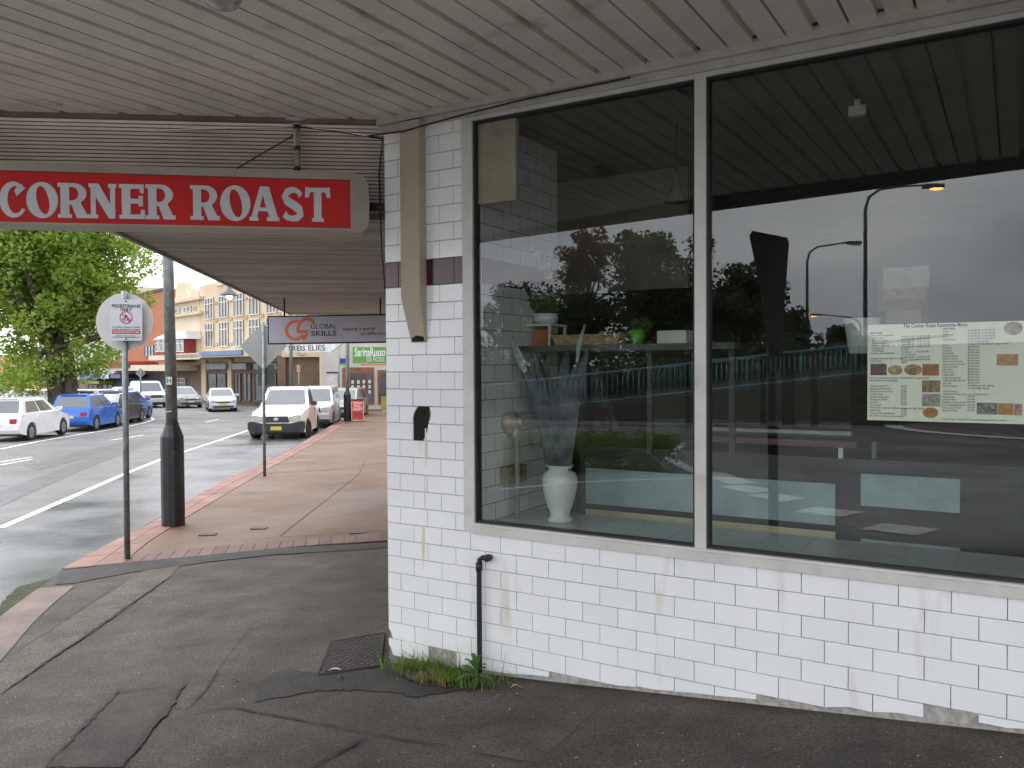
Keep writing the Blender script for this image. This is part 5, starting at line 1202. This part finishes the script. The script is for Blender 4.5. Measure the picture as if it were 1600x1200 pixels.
# give way sign, seen from behind
gw_ = refl(1205, 850, 7.0); gw_ = gnd(1207, 850, 0, True)
gsn = thing('give_way_sign', 'large dark sign back on a post at the corner kerb', 'sign', gw_)
dY = (mirror(gw_)).y
MB().tube([gw_-Z*.05, refl(1203, 368, dY)], .045, 12).build('post', m_lpole, gsn)
ga, gb_ = refl(1166, 372, dY), refl(1226, 378, dY); gxx = (gb_-ga); gxx.z = 0
wv = gxx.length
gd = (Vector((gw_.x, gw_.y, 0))-Vector((0, 0, 0))).normalized()
Mgw = axes(refl(1203, 372, dY)-Z*0, gxx, Z)
MB().prism([(-wv*.62, 0.02), (-wv*.55, .06), (wv*.35, 0.0), (wv*.40, -.05), (wv*.30, -.5), (wv*.26, -1.15), (-.02, -1.2), (-wv*.3, -.5)], -.07, -.05, Mgw).build('plate', pm('dark_plate_back', (.30, .30, .29), .6), gsn)
vp = refl(1530, 655, 17.5); vp = gnd(1545, 662, ROADZ, True)
# white van turning behind the photographer's left
vv = gnd(1545, 640, ROADZ, True)
make_car('white four wheel drive waiting beyond the roundabout', 'suv', white, 4.7, 1.85, 1.85, vv, Vector((UU.x, UU.y, 0)), name='car')
wh = refl(1080, 560, 60); hsx = thing('building', 'white cottage with a grey roof beyond the railing', 'building', (wh.x, wh.y, G(wh.x, wh.y)))
ux = Vector((fdir.x, fdir.y, 0)).normalized(); MH = axes(Vector((wh.x, wh.y, -1)), ux, Vector((-ux.y, ux.x, 0)))
MB().box((0, 0, 3.2), (8, 7, 5.2), MH).build('wall', pm('white_weatherboard', (.62, .62, .62), .7), hsx)
MB().add([(-4.4, -4, 5.8), (4.4, -4, 5.8), (4.4, 4, 5.8), (-4.4, 4, 5.8), (-4.4, 0, 8), (4.4, 0, 8)], [(0, 1, 5, 4), (2, 3, 4, 5), (0, 4, 3), (1, 2, 5)], 0, False, MH).build('roof', pm('grey_roof', (.2, .2, .2), .6), hsx)
for sx in (-2, 1.5):
    for sy in (-1, 1): MB().box((sx, sy*3.52, 4.0), (1.2, .08, 1.5), MH).build('window', m_wglass, hsx)
# ------------------------------------------------------------------ inside the shop
FL = .05
m_tin = bpy.data.materials.new('inner_tile'); m_tin.use_nodes = True
nt = m_tin.node_tree; br = nt.nodes.new('ShaderNodeTexBrick'); tcn = nt.nodes.new('ShaderNodeTexCoord'); mp = nt.nodes.new('ShaderNodeMapping')
nt.links.new(tcn.outputs['UV'], mp.inputs[0]); nt.links.new(mp.outputs[0], br.inputs['Vector'])
br.inputs['Scale'].default_value = 1.0; br.inputs['Brick Width'].default_value = .2; br.inputs['Row Height'].default_value = .1; br.inputs['Mortar Size'].default_value = .0025
br.inputs['Color1'].default_value = (.62, .62, .60, 1); br.inputs['Color2'].default_value = (.58, .58, .56, 1); br.inputs['Mortar'].default_value = (.15, .14, .13, 1)
nt.links.new(br.outputs['Color'], nt.nodes['Principled BSDF'].inputs['Base Color']); nt.nodes['Principled BSDF'].inputs['Roughness'].default_value = .25
def ibox(name, s0, s1, z0, z1, o0, o1, mat, parent): return wbox(name, s0, s1, z0, z1, o0, o1, mat, parent)
def side_tile(name, s, o0, o1, z0, z1, mat):
    A, B = wp(s, z0, o0), wp(s, z0, o1); me = bpy.data.meshes.new(name)
    me.from_pydata([A, B, B+Z*(z1-z0), A+Z*(z1-z0)], [], [(0, 1, 2, 3)]); uv = me.uv_layers.new()
    for i, c in enumerate(((o0, z0), (o1, z0), (o1, z1), (o0, z1))): uv.data[i].uv = c
    return mkobj(name, me, mat, shop)
def room(name, z0, z1, mat):
    return plan([(.42, -.165), (7.5, -.165), (7.5, -5.95), (-.78*5.95+.55, -5.95)], z0, z1, mat, name, shop)
room('floor', FL-.1, FL, m_floor); room('ceiling', 3.03, 3.1, m_inner)
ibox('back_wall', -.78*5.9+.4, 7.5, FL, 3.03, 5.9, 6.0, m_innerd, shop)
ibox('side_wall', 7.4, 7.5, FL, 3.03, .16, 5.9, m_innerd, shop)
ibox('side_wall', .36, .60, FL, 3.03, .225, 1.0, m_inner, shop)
side_tile('tiled_return', .634, .06, .98, SILL, 3.0, m_tin)
ibox('maroon_band', .6345, .637, 2.06, 2.21, .07, .97, m_maroon, shop)
ibox('plaster_beam', .64, .885, 2.50, 2.95, .032, .07, pm('cracked_plaster', (.44, .37, .28), .8, .08, 5, stain=((.26, .21, .16), 7, .64)), shop)
ledge = ibox('window_ledge', .64, WR, SILL-.05, SILL+.035, .165, .62, pm('ledge_tile', (.50, .54, .53), .25, .06, 4), shop)
for i in range(22): ibox('ledge_joint', .8+.22*i, .803+.22*i, SILL+.035, SILL+.0362, .17, .62, m_grout, ledge)
def iat(px, py, off): return onwall(px, py, off)
def ipx(name, x0, y0, x1, y1, off, th, mat, parent):     # box on an inner plane parallel to the window, level
    a, zt_, _ = iat(x0, y0, off); b, _, _ = iat(x1, y0, off); _, zb_, _ = iat(x0, y1, off)
    return ibox(name, a, b, zb_, zt_, off, off+th, mat, parent)
# vase with dark feather leaves
sv, zv, _ = iat(875, 823, .36); zv = SILL+.036; vb = wp(sv, zv, .36)
_, zrim, _ = iat(875, 726, .36); vh = zrim-zv; kv = vh/.44
vs_ = thing('vase', 'tall white urn vase of dark feathery leaves on the window ledge', 'vase', vb)
m_cer = pm('white_ceramic', (.62, .66, .62), .3, .08, 5, stain=((.48, .52, .48), 4, .58), coat=.3)
MB().lathe([(.095*kv, 0), (.098*kv, .018*kv), (.085*kv, .03*kv), (.072*kv, .05*kv), (.085*kv, .09*kv), (.115*kv, .17*kv), (.135*kv, .27*kv), (.138*kv, .33*kv), (.125*kv, .375*kv), (.092*kv, .395*kv), (.088*kv, .412*kv), (.110*kv, .432*kv), (.112*kv, .44*kv), (.10*kv, .438*kv), (.08*kv, .41*kv), (.07*kv, .39*kv)], 32, Matrix.Translation(vb)).build('urn', m_cer, vs_)
m_fe = pm('dark_feather', (.085, .095, .12), .7, .4, 8); m_fe2 = pm('pale_feather_tip', (.42, .48, .52), .7, .3, 14)
def leafblade(px0, py0, px1, py1, wpx, mat, nm='leaf', bend=0.0, off=.36):
    a = wp(*iat(px0, py0, off)[:2], off); b = wp(*iat(px1, py1, off+.05)[:2], off+.05); w_ = wpx*4.9/F_PX; n = 12; vs = []
    d = (b-a); sd_ = d.cross(NN).normalized()
    for i in range(n+1):
        t = i/n; p = a+d*t+sd_*bend*math.sin(math.pi*t)*d.length; ww = w_/2*(math.sin(math.pi*min(1, t*.9+.1))**.7+.08)
        vs += [p-sd_*ww+NN*.01, p+NN*(.03), p+sd_*ww+NN*.01]
    MB().add(vs, [(3*i+j, 3*i+3+j, 3*i+4+j, 3*i+1+j) for i in range(n) for j in (0, 1)], 0, True).build(nm, mat, vs_)
for a in ((862, 738, 806, 545, 22, m_fe, 'leaf', .06), (866, 738, 834, 545, 18, m_fe, 'leaf', .03), (870, 738, 850, 560, 17, m_fe, 'leaf', .05), (877, 735, 889, 545, 26, m_fe, 'leaf', -.05), (886, 738, 920, 545, 24, m_fe, 'leaf', -.05), (882, 735, 906, 560, 20, m_fe, 'leaf', -.08),
          (823, 582, 800, 532, 14, m_fe2, 'leaf_tip', .0), (903, 566, 916, 507, 7, m_fe2, 'leaf_tip', -.05)): leafblade(*a)
# gas regulator and pipes in the window corner
gsr = thing('gas_regulator', 'old gas regulator with pipes and a yellow tap in the window corner', 'regulator', wp(.75, SILL+.036, .3))
def IP(px, py, off=.32): s_, z_, _ = iat(px, py, off); return wp(s_, z_, off)
m_brz = pm('dull_bronze', (.42, .34, .27), .45, .2, 12, metal=.3); m_pp = pm('painted_pipe', (.28, .26, .19), .6, .15, 8)
MB().tube([IP(782, 815), IP(782, 700), IP(782, 668)], .015, 10).tube([IP(782, 812), IP(800, 812), IP(808, 812)], .015, 10).tube([IP(808, 816), IP(808, 690), IP(806, 672)], .015, 10).build('pipe', m_pp, gsr)
cbd = IP(798, 660); MB().lathe([(0, -.06), (.035, -.06), (.035, -.03), (.066, -.022), (.068, 0), (.066, .022), (.035, .035), (.03, .07), (0, .07)], 24, axes(cbd, -UU, Z) @ Matrix.Rotation(R(90), 4, 'Y')).build('diaphragm', m_brz, gsr)
MB().tube([IP(770, 663), IP(790, 661)], .026, 12).tube([IP(806, 660), IP(818, 659)], .024, 12).tube([IP(782, 690), IP(782, 668)], .02, 10).tube([IP(806, 684), IP(806, 668)], .02, 10).build('fitting', m_brz, gsr)
MB().tube([IP(757, 705, .20), IP(774, 705, .22)], .014, 8).build('tap_handle', pm('yellow_handle', (.65, .5, .03), .5), gsr)
MB().box((0, 0, 0), (.14, .10, .22), axes(IP(793, 740, .36), UU, Z)).build('meter_box', pm('khaki_box', (.22, .20, .13), .7), gsr)
# counter with pale green panels
ct = thing('shop_counter', 'long dark display counter with pale green front panels inside the shop', 'counter', wp(2.5, FL, 1.3))
CO = .82; m_pgr = pm('pale_green_panel', (.30, .40, .40), .35, .10, 5); m_ylw = pm('cream_panel', (.55, .50, .32), .4, .12, 3); m_cdk = pm('dark_counter', (.03, .03, .03), .35)
cs0, czt, _ = iat(905, 696, CO); cs1, _, _ = iat(1660, 696, CO)
ibox('added_pale_wall', .0, 1.2, 2.15, 3.02, 1.9, 1.95, m_inner, shop)  # pale wall piece added to lighten the upper left pane
ibox('carcass', cs0, cs1, FL, czt, CO+.012, CO+.7, m_cdk, ct)
for x0, y0, x1, y1, m_ in ((915, 731, 1305, 786, m_pgr), (1345, 740, 1500, 790, m_pgr), (915, 795, 1305, 826, m_ylw), (915, 836, 1305, 858, m_pgr), (1345, 842, 1500, 872, m_pgr)): ipx('panel', x0, y0, x1, y1, CO, .01, m_, ct)
ipx('rail', 1096, 667, 1330, 672, CO-.03, .03, pm('steel_rail', (.30, .30, .29), .4, metal=.5), ct); ipx('timber_edge', 1096, 681, 1338, 690, CO-.04, .05, pm('timber_edge', (.12, .05, .035), .5), ct)
for a in (1310, 1362): ipx('hinge', a, 691, a+7, 716, CO-.01, .02, m_alu if a < 1350 else m_lpole, ct)
ipx('glass_front', 905, 560, 1330, 672, CO+.1, .006, glass_mat('case_glass', (.9, .92, .92)), ct)
# shelf with basket, pots and boxes
sh_ = thing('shelf', 'dark shelf running behind the window above the counter', 'shelf', wp(1.6, 1.6, CO+.2)); SO = .48
sA, zA, _ = iat(812, 541, SO); sB, _, _ = iat(1150, 541, SO)
ibox('board', sA, sB, zA-.035, zA, SO-.02, SO+.42, pm('dark_shelf', (.05, .048, .045), .4), sh_)
for px in (830, 1000, 1130): s_, _, _ = iat(px, 560, SO); ibox('leg', s_, s_+.03, czt, zA-.036, SO+.1, SO+.13, m_cdk, sh_)
def spx(px): return iat(px, 535, SO+.15)[0]
def szz(py): return iat(930, py, SO+.15)[1]
bk2 = thing('basket', 'long woven cane basket on the dark shelf', 'basket', wp((spx(875)+spx(982))/2, zA, SO+.15)); w2 = (spx(982)-spx(875))/2; hb2 = szz(524)-zA
m_cane = pm('cane', (.48, .33, .15), .7, .25, 30, bump=.6, bscale=80)
for i in range(6):
    z_ = zA+.004+hb2*i/6; k = .88+.12*i/5; c = wp((spx(875)+spx(982))/2, z_+hb2/12, SO+.16)
    MB().box((0, 0, 0), (2*w2*k, hb2/6-.002, .26*k), axes(c, UU, Z)).build('woven_band', m_cane, bk2)
gp_ = thing('plant_pot', 'bright green pot with a small plant on the dark shelf', 'plant pot', wp(spx(996), zA, SO+.15)); hg = szz(518)-zA
MB().lathe([(.035, 0), (.05, hg), (.045, hg)], 18, Matrix.Translation(wp(spx(996), zA+.001, SO+.15))).build('pot', pm('green_pot', (.12, .38, .03), .4), gp_)
mkobj('plant', leaf_mesh('plant', [tuple(wp(spx(1000+4*i), zA+hg+.03, SO+.15)) for i in range(3)], 60, .06, .03, 3), lm_lt, gp_)
wbx = thing('box', 'white carton on the dark shelf beside the green pot', 'box', wp(spx(1059), zA, SO+.12))
MB().box((0, 0, 0), (spx(1081)-spx(1036), szz(521)-zA, .2), axes(wp(spx(1059), (zA+szz(521))/2+.001, SO+.15), UU, Z)).build('carton', m_wplate, wbx)
stnd = thing('stand', 'white framed display stand with an orange packet on the dark shelf', 'stand', wp(spx(835), zA, SO+.1)); s0_, s1_, zt_ = spx(804), spx(866), szz(507)
for a, b in ((s0_, s0_+.015), (s1_-.015, s1_)): ibox('upright', a, b, zA+.001, zt_, SO+.1, SO+.115, m_wframe, stnd); ibox('upright', a, b, zA+.001, zt_, SO+.3, SO+.315, m_wframe, stnd)
ibox('top', s0_, s1_, zt_, zt_+.012, SO+.095, SO+.32, m_wframe, stnd); ibox('packet', spx(832), spx(858), zA+.001, zA+.10, SO+.15, SO+.2, pm('orange_packet', (.45, .14, .04), .5), stnd)
orc = thing('orchid', 'white orchid in a pale bowl on the display stand', 'plant', wp(spx(847), zt_+.012, SO+.2)); ob_ = wp(spx(847), zt_+.013, SO+.2); 
MB().lathe([(.05, 0), (.075, .02), (.085, .065), (.08, .065), (.07, .03)], 20, Matrix.Translation(ob_)).build('bowl', m_cer, orc)
mkobj('leaves', leaf_mesh('leaves', [tuple(ob_+Vector((-.05, 0, .15))), tuple(ob_+Vector((.02, 0, .12)))], 10, .06, .14, 8), leaf_mat('orchid_leaf', (.02, .05, .012), (.04, .08, .02), .2), orc)
stem = [ob_+Z*.06, ob_+Vector((.0, 0, .3)), ob_+Vector((.06, 0, .42)), ob_+Vector((.14, .02, .40))]; MB().tube(stem, .004, 6).build('stem', pm('green_stem', (.1, .2, .04), .6), orc)
mkobj('flowers', leaf_mesh('flowers', [tuple(ob_+Vector((x, 0, z))) for x, z in ((0, .36), (-.03, .44), (.06, .43), (.1, .36), (.04, .3))], 10, .035, .05, 12), pm('white_petals', (.6, .6, .52), .6), orc)
# small pots and papers in the right window, ceiling items
wpot = thing('plant_pot', 'white pierced pot behind the corner of the menu', 'plant pot', IP(1347, 535, .5)); 
MB().lathe([(.06, -.10), (.085, .07), (.08, .07)], 20, Matrix.Translation(IP(1347, 520, .5))).build('pot', m_cer, wpot)
ibx = thing('cabinet', 'small wooden wall cabinet with papers inside the shop', 'cabinet', IP(1411, 470, 2.6)); ipx('case', 1372, 432, 1450, 486, 2.6, .3, pm('brown_case', (.22, .16, .10), .6, .2, 4), ibx); ipx('goods', 1380, 452, 1445, 470, 2.57, .02, pm('orange_goods', (.55, .28, .10), .6, .3, 9), ibx)
ipx('paper', 1380, 419, 1452, 452, 2.55, .015, m_wplate, ibx); ipx('lower_case', 1385, 486, 1440, 505, 2.6, .3, pm('pale_case', (.40, .34, .26), .6), ibx)
cam_b = thing('security_camera', 'small dark security camera under the window head', 'camera', IP(1070, 135, .25)); MB().tube([IP(1062, 133, .2), IP(1082, 138, .2)], .035, 10).box((0, 0, 0), (.03, .06, .03), axes(IP(1072, 127, .22), UU, Z)).build('housing', m_gasket, cam_b)
pl_ = thing('pendant_lamp', 'small cone pendant lamp hanging inside the window', 'lamp', IP(1057, 300, .9)); pcn = IP(1057, 300, .9)
MB().lathe([(.075, -.06), (.03, .03), (.022, .11), (.0, .12)], 18, Matrix.Translation(pcn)).build('shade', pm('grey_shade', (.16, .16, .14), .5), pl_); MB().tube([pcn+Z*.11, Vector((pcn.x, pcn.y, 3.03))], .005, 6).build('cord', m_gasket, pl_)
smk = thing('ceiling_sensor', 'white sensor box fixed high inside the right window', 'sensor', IP(1340, 172, .8)); MB().box((0, 0, 0), (.085, .05, .05), axes(IP(1340, 174, .8), UU, Z)).box((0, .04, 0), (.03, .04, .03), axes(IP(1340, 174, .8), UU, Z)).build('case', m_wplate, smk)
# ------------------------------------------------------------------ menu poster behind the glass
mn = thing('menu_poster', 'pale laminated menu headed The Corner Roast Katoomba Menu on the window', 'menu', wp(2.97, 1.35, .03))
ms0, mz1, mw, mh = 2.668, 1.765, .60, .415
MM = axes(wp(ms0, mz1-mh, .030), UU, Z)
MB().prism([(0, 0), (mw, 0), (mw, mh), (0, mh)], -.002, 0, MM).build('sheet', pm('menu_paper', (.88, .89, .74), .45, .02, 3), mn)
def mt(s, x, y, size, bold=0.0, width=None): text('lettering', s, MM @ Matrix.Translation((x/1600*.60*1.06, mh*(1-(y-100)/920), .0008)), size, m_ink, mn, 'LEFT', bold, .0003, width=width)
X = lambda v: (v-95)*1.0
mt('The Corner Roast Katoomba Menu', X(450), 122, .023, .02, .24)
LH = .0098
def rows(x, y0, dy, items, bold=0.0):
    for i, it in enumerate(items):
        if it: mt(it, X(x), y0+dy*i, LH, bold if i == 0 else 0.0)
rows(122, 180, 24.5, ('Main Dishes', 'Dinner with Vegetables', '   Roast Lamb', '   Roast Beef/Pork', '   Roast Chicken', '   Chicken Schnitzel', '   Cottage Pie', '   Lamb Shank', 'Chicken and Small Chips', '', 'Sausage Peas with Mash or Chips', 'Lamb Shank', 'Fish and Chips'), .03)
rows(432, 220, 24.5, ('Small $13.00', 'Small $14.00', 'Small $13.50', 'Small $13.50', 'Small $13.00', '$15.00', '1/4 $9.50', 'Whole $18.50', 'Small $10.00', 'Regular $10.00', '$8.50')); rows(580, 216, 24.5, ('Large $16.00', 'Large $16.00', 'Large $16.00', 'Large $16.00', 'Large $16.00', '', 'Half $11.00', '', 'Large $14.00', 'Large $14.00'))
rows(122, 612, 26, ('Chicken Schnitzel and Chips   Small $10.00   Large $12.00', 'Bread Rolls and Hamburgers', '', 'Roast Lamb Roll', 'Roast Beef/Pork Roll', 'Chicken Schnitzel Roll', 'Chicken Roll', 'Bacon and Egg Roll', 'Sausage on a Roll', 'Hot Dog', 'Hamburger', 'Hamburger with the lot(Bacon, Cheese & Egg)  $9.00', 'Fish Burger', 'Chicken Schnitzel Burger', 'BLT (Bacon, Lettuce and tomato)'))
rows(432, 690, 24.3, ('$8.50', '$7.50', '$7.80', '$6.80', '$7.00', '$7.00', '$5.00', '$6.00', '', '$8.00', '$7.80', '$7.80'))
rows(828, 155, 25.2, ('Side Dishes', 'Chips', 'Mash', 'Peas', 'Potato Bake', '', 'Gravy', 'Potatoes', 'Pumpkin', 'Bread Roll', 'Potato Scallop', 'Seafood Sticks', 'Garlic/Herb Bread', 'Cheese Garlic Bread', 'Fish Cocktails', 'Fish Cake', 'Pluto Pops', 'Chiko Roll', 'Large Spring Roll', 'Vegetable Spring Roll', 'Dim Sim', 'Fried Chicken', '', 'Combo Deal', 'With small Chips and a can of Soft Drink', 'Hamburger', 'Chicken Roll', 'Chicken Schnitzel Roll', 'Roast Pork/Beef Roll', 'Roast Lamb  Roll', 'Fish and Chips'), .03)
rows(1060, 175, 25.2, ('Small $2.50  Large $4.50',)*4+('Small  Large $7.00', 'Mini $1.50  Small $4.00  Large $7.00')+('$0.90 each',)*14+('Wing/Drumstick  $3.50', 'Breast/Thigh  $4.00', '', '', '$11.00', '$10.00', '$12.00', '$12.00', '$12.00', '$14.00'))
mt('All pricing  includes GST & may change without notice', X(828), 990, .0105)
def pic(x0, y0, x1, y1, c1, c2, shape='rect'):
    f = lambda x, y: (X(x)/1600*.60*1.06, mh*(1-(y-100)/920)); a, b = f(x0, y1), f(x1, y0); m_ = pm('food_print_%d' % int(x0), c1, .5, .3, 60, col2=c2, detail=6)
    if shape == 'rect': P = [(a[0], a[1]), (b[0], a[1]), (b[0], b[1]), (a[0], b[1])]
    else: P = arc((a[0]+b[0])/2, (a[1]+b[1])/2, (b[0]-a[0])/2, (b[1]-a[1])/2, 0, 350, 24)
    MB().prism(P, .0002, .0006, MM).build('food_picture', m_, mn)
for a in ((125, 480, 288, 585, (.22, .12, .08), (.05, .03, .03)), (300, 490, 445, 585, (.62, .48, .25), (.35, .12, .05), 'o'), (460, 482, 634, 586, (.55, .38, .16), (.20, .09, .04), 'o'), (637, 480, 795, 588, (.50, .22, .08), (.25, .10, .05)),
          (634, 633, 808, 745, (.10, .06, .05), (.45, .32, .14)), (635, 758, 809, 876, (.45, .55, .52), (.30, .16, .08)), (642, 885, 790, 985, (.55, .26, .07), (.20, .13, .05), 'o'), (1380, 105, 1545, 225, (.20, .08, .06), (.5, .38, .25), 'o'), (1320, 395, 1508, 497, (.58, .40, .26), (.45, .2, .1)),
          (1146, 834, 1330, 940, (.10, .06, .05), (.42, .42, .40)), (1334, 836, 1470, 940, (.60, .42, .14), (.35, .16, .06)), (1476, 840, 1546, 942, (.45, .05, .06), (.6, .5, .5))): pic(*a)
# ------------------------------------------------------------------ weeds, litter and leaves at the wall foot
random.seed(3); r3 = np.random.default_rng(3)
wt = thing('grass_tuft', 'tuft of grass with dry stalks growing at the foot of the tiled wall', 'grass', wp(.55, ground_at(.55), -.1))
def blades(name, n, s_rng, o_rng, hmin, hmax, mat, lean, seed, w=.004):
    r = random.Random(seed); mb = MB()
    for _ in range(n):
        s_ = r.gauss(sum(s_rng)/2, (s_rng[1]-s_rng[0])/3.2); o_ = o_rng[0]+(o_rng[1]-o_rng[0])*r.random()**.8; b = wp(s_, 0, -o_); b.z = G(b.x, b.y)+.002
        h = hmin+(hmax-hmin)*r.random()**1.4; az = r.uniform(0, 6.28); ln = lean*r.random()+.15; d = Vector((math.cos(az), math.sin(az), 0))
        if d.dot(NN) < -.2: d = d*.15
        p1 = b+Z*h*.55+d*h*ln*.3; p2 = b+Z*h*(1-.35*ln)+d*h*ln*.95; sd_ = Vector((-d.y, d.x, 0))*w*r.uniform(.6, 1.2)
        mb.add([b-sd_, b+sd_, p1+sd_*.8, p1-sd_*.8, p2], [(0, 1, 2, 3), (3, 2, 4)])
    o = mb.build(name, mat, wt); a_ = o.data.attributes.new('tint', 'FLOAT', 'FACE'); a_.data.foreach_set('value', [r.random() for _ in range(len(o.data.polygons))]); return o
lm_gr = leaf_mat('grass_blades', (.07, .15, .02), (.19, .29, .05), .4); lm_dry = leaf_mat('dry_grass', (.28, .18, .07), (.42, .30, .13), .3)
stuff(blades('blades', 420, (.14, .50), (.03, .16), .05, .16, lm_gr, 1.0, 1)); stuff(blades('blades', 420, (.34, .80), (.03, .26), .04, .12, lm_gr, .9, 2)); stuff(blades('dry_blades', 170, (.36, .66), (.12, .27), .04, .10, lm_dry, 1.0, 5)); stuff(blades('stalks', 46, (.2, .8), (.02, .10), .14, .24, lm_gr, .45, 6, .0018))
gpl = wp(.50, 0, -.12); MB().lathe([(.30, 0), (.22, .012), (0, .02)], 20, Matrix.Translation((gpl.x, gpl.y, G(gpl.x, gpl.y)+.002)) @ Matrix.Rotation(WA-math.pi/2, 4, 'Z') @ Matrix.Scale(.5, 4, (0, 1, 0))).build('soil_mound', m_soil, wt)
wd = wp(.735, 0, -.16); wd.z = G(wd.x, wd.y); we = thing('weed', 'broad leaved green weed beside the black pipe', 'plant', wd)
lm_wd = leaf_mat('weed_leaf', (.06, .15, .03), (.12, .24, .06), .3)
for i in range(17):
    az = i*2.4; el = R(78-i*4.0); L_ = .10+.05*((i*7) % 5)/5; d = Vector((math.cos(az)*math.cos(el), math.sin(az)*math.cos(el), math.sin(el)))
    if d.dot(NN) < -.25: d -= NN*(d.dot(NN)+.1)*1
    b = wd+Z*(.10-.005*i)+d*.01; sd_ = d.cross(Z).normalized(); vs = []
    for j in range(6):
        t = j/5; p = b+d*L_*t-Z*.05*t*t*L_/.1; ww = .019*math.sin(math.pi*min(.98, t*.85+.1)); vs += [p-sd_*ww, p-Z*.004, p+sd_*ww]
    o = MB().add(vs, [(3*j+k, 3*j+3+k, 3*j+4+k, 3*j+1+k) for j in range(5) for k in (0, 1)], 0, True).build('leaf', lm_wd, we); a_ = o.data.attributes.new('tint', 'FLOAT', 'FACE'); a_.data.foreach_set('value', [random.random()]*10)
MB().tube([wd-Z*.02, wd+Z*.11], .005, 6).build('stem', pm('weed_stem', (.1, .18, .05), .6), we)
def fallen(px, py, label, c, L_, w_, az, name='fallen_leaf', cat='leaf'):
    g = gnd(px, py); d = Vector((math.cos(az), math.sin(az), 0)); sd_ = Vector((-d.y, d.x, 0)); vs = []
    for j in range(7):
        t = j/6; p = g+d*L_*(t-.5)+Z*(.008+.010*math.sin(t*5)); ww = w_/2*math.sin(math.pi*min(.97, t*.9+.06)); vs += [p-sd_*ww+Z*.006, p, p+sd_*ww+Z*.006]
    tag(MB().add(vs, [(3*j+k, 3*j+3+k, 3*j+4+k, 3*j+1+k) for j in range(6) for k in (0, 1)], 0, True).build(name, pm('%s_%d' % (name, px), c, .6, .15, 40)), label, cat)
fallen(808, 1076, 'yellow green fallen leaf by the weed', (.42, .42, .12), .07, .025, .4); fallen(798, 1072, 'curled pale stalk leaf beside the weed', (.42, .30, .16), .08, .008, 1.2); fallen(368, 1065, 'orange dead leaf on the open asphalt', (.40, .17, .04), .035, .02, .3)
fallen(533, 1062, 'brown dead leaf near the pit lid', (.25, .15, .06), .06, .02, .9); fallen(528, 1050, 'white torn paper scrap on the pit lid', (.65, .65, .6), .11, .025, .15, 'paper_scrap', 'litter'); fallen(608, 1030, 'pale paper scrap at the pier corner', (.55, .57, .58), .05, .03, 2.2, 'paper_scrap', 'litter')
grit = MB(); rg = random.Random(8)
for _ in range(260):
    px, py = rg.uniform(0, 1600), 850+350*rg.random()**.7
    if px > 600 and py < 1060+(px-600)*.10: continue
    g = gnd(px, py); e = rg.uniform(.0015, .0045); grit.box((g.x, g.y, g.z+e*.4), (e*rg.uniform(.7, 2), e, e*.8), None)
stuff(grit.build('grit', pm('pale_grit', (.42, .41, .38), .8, .3, 3), fp))
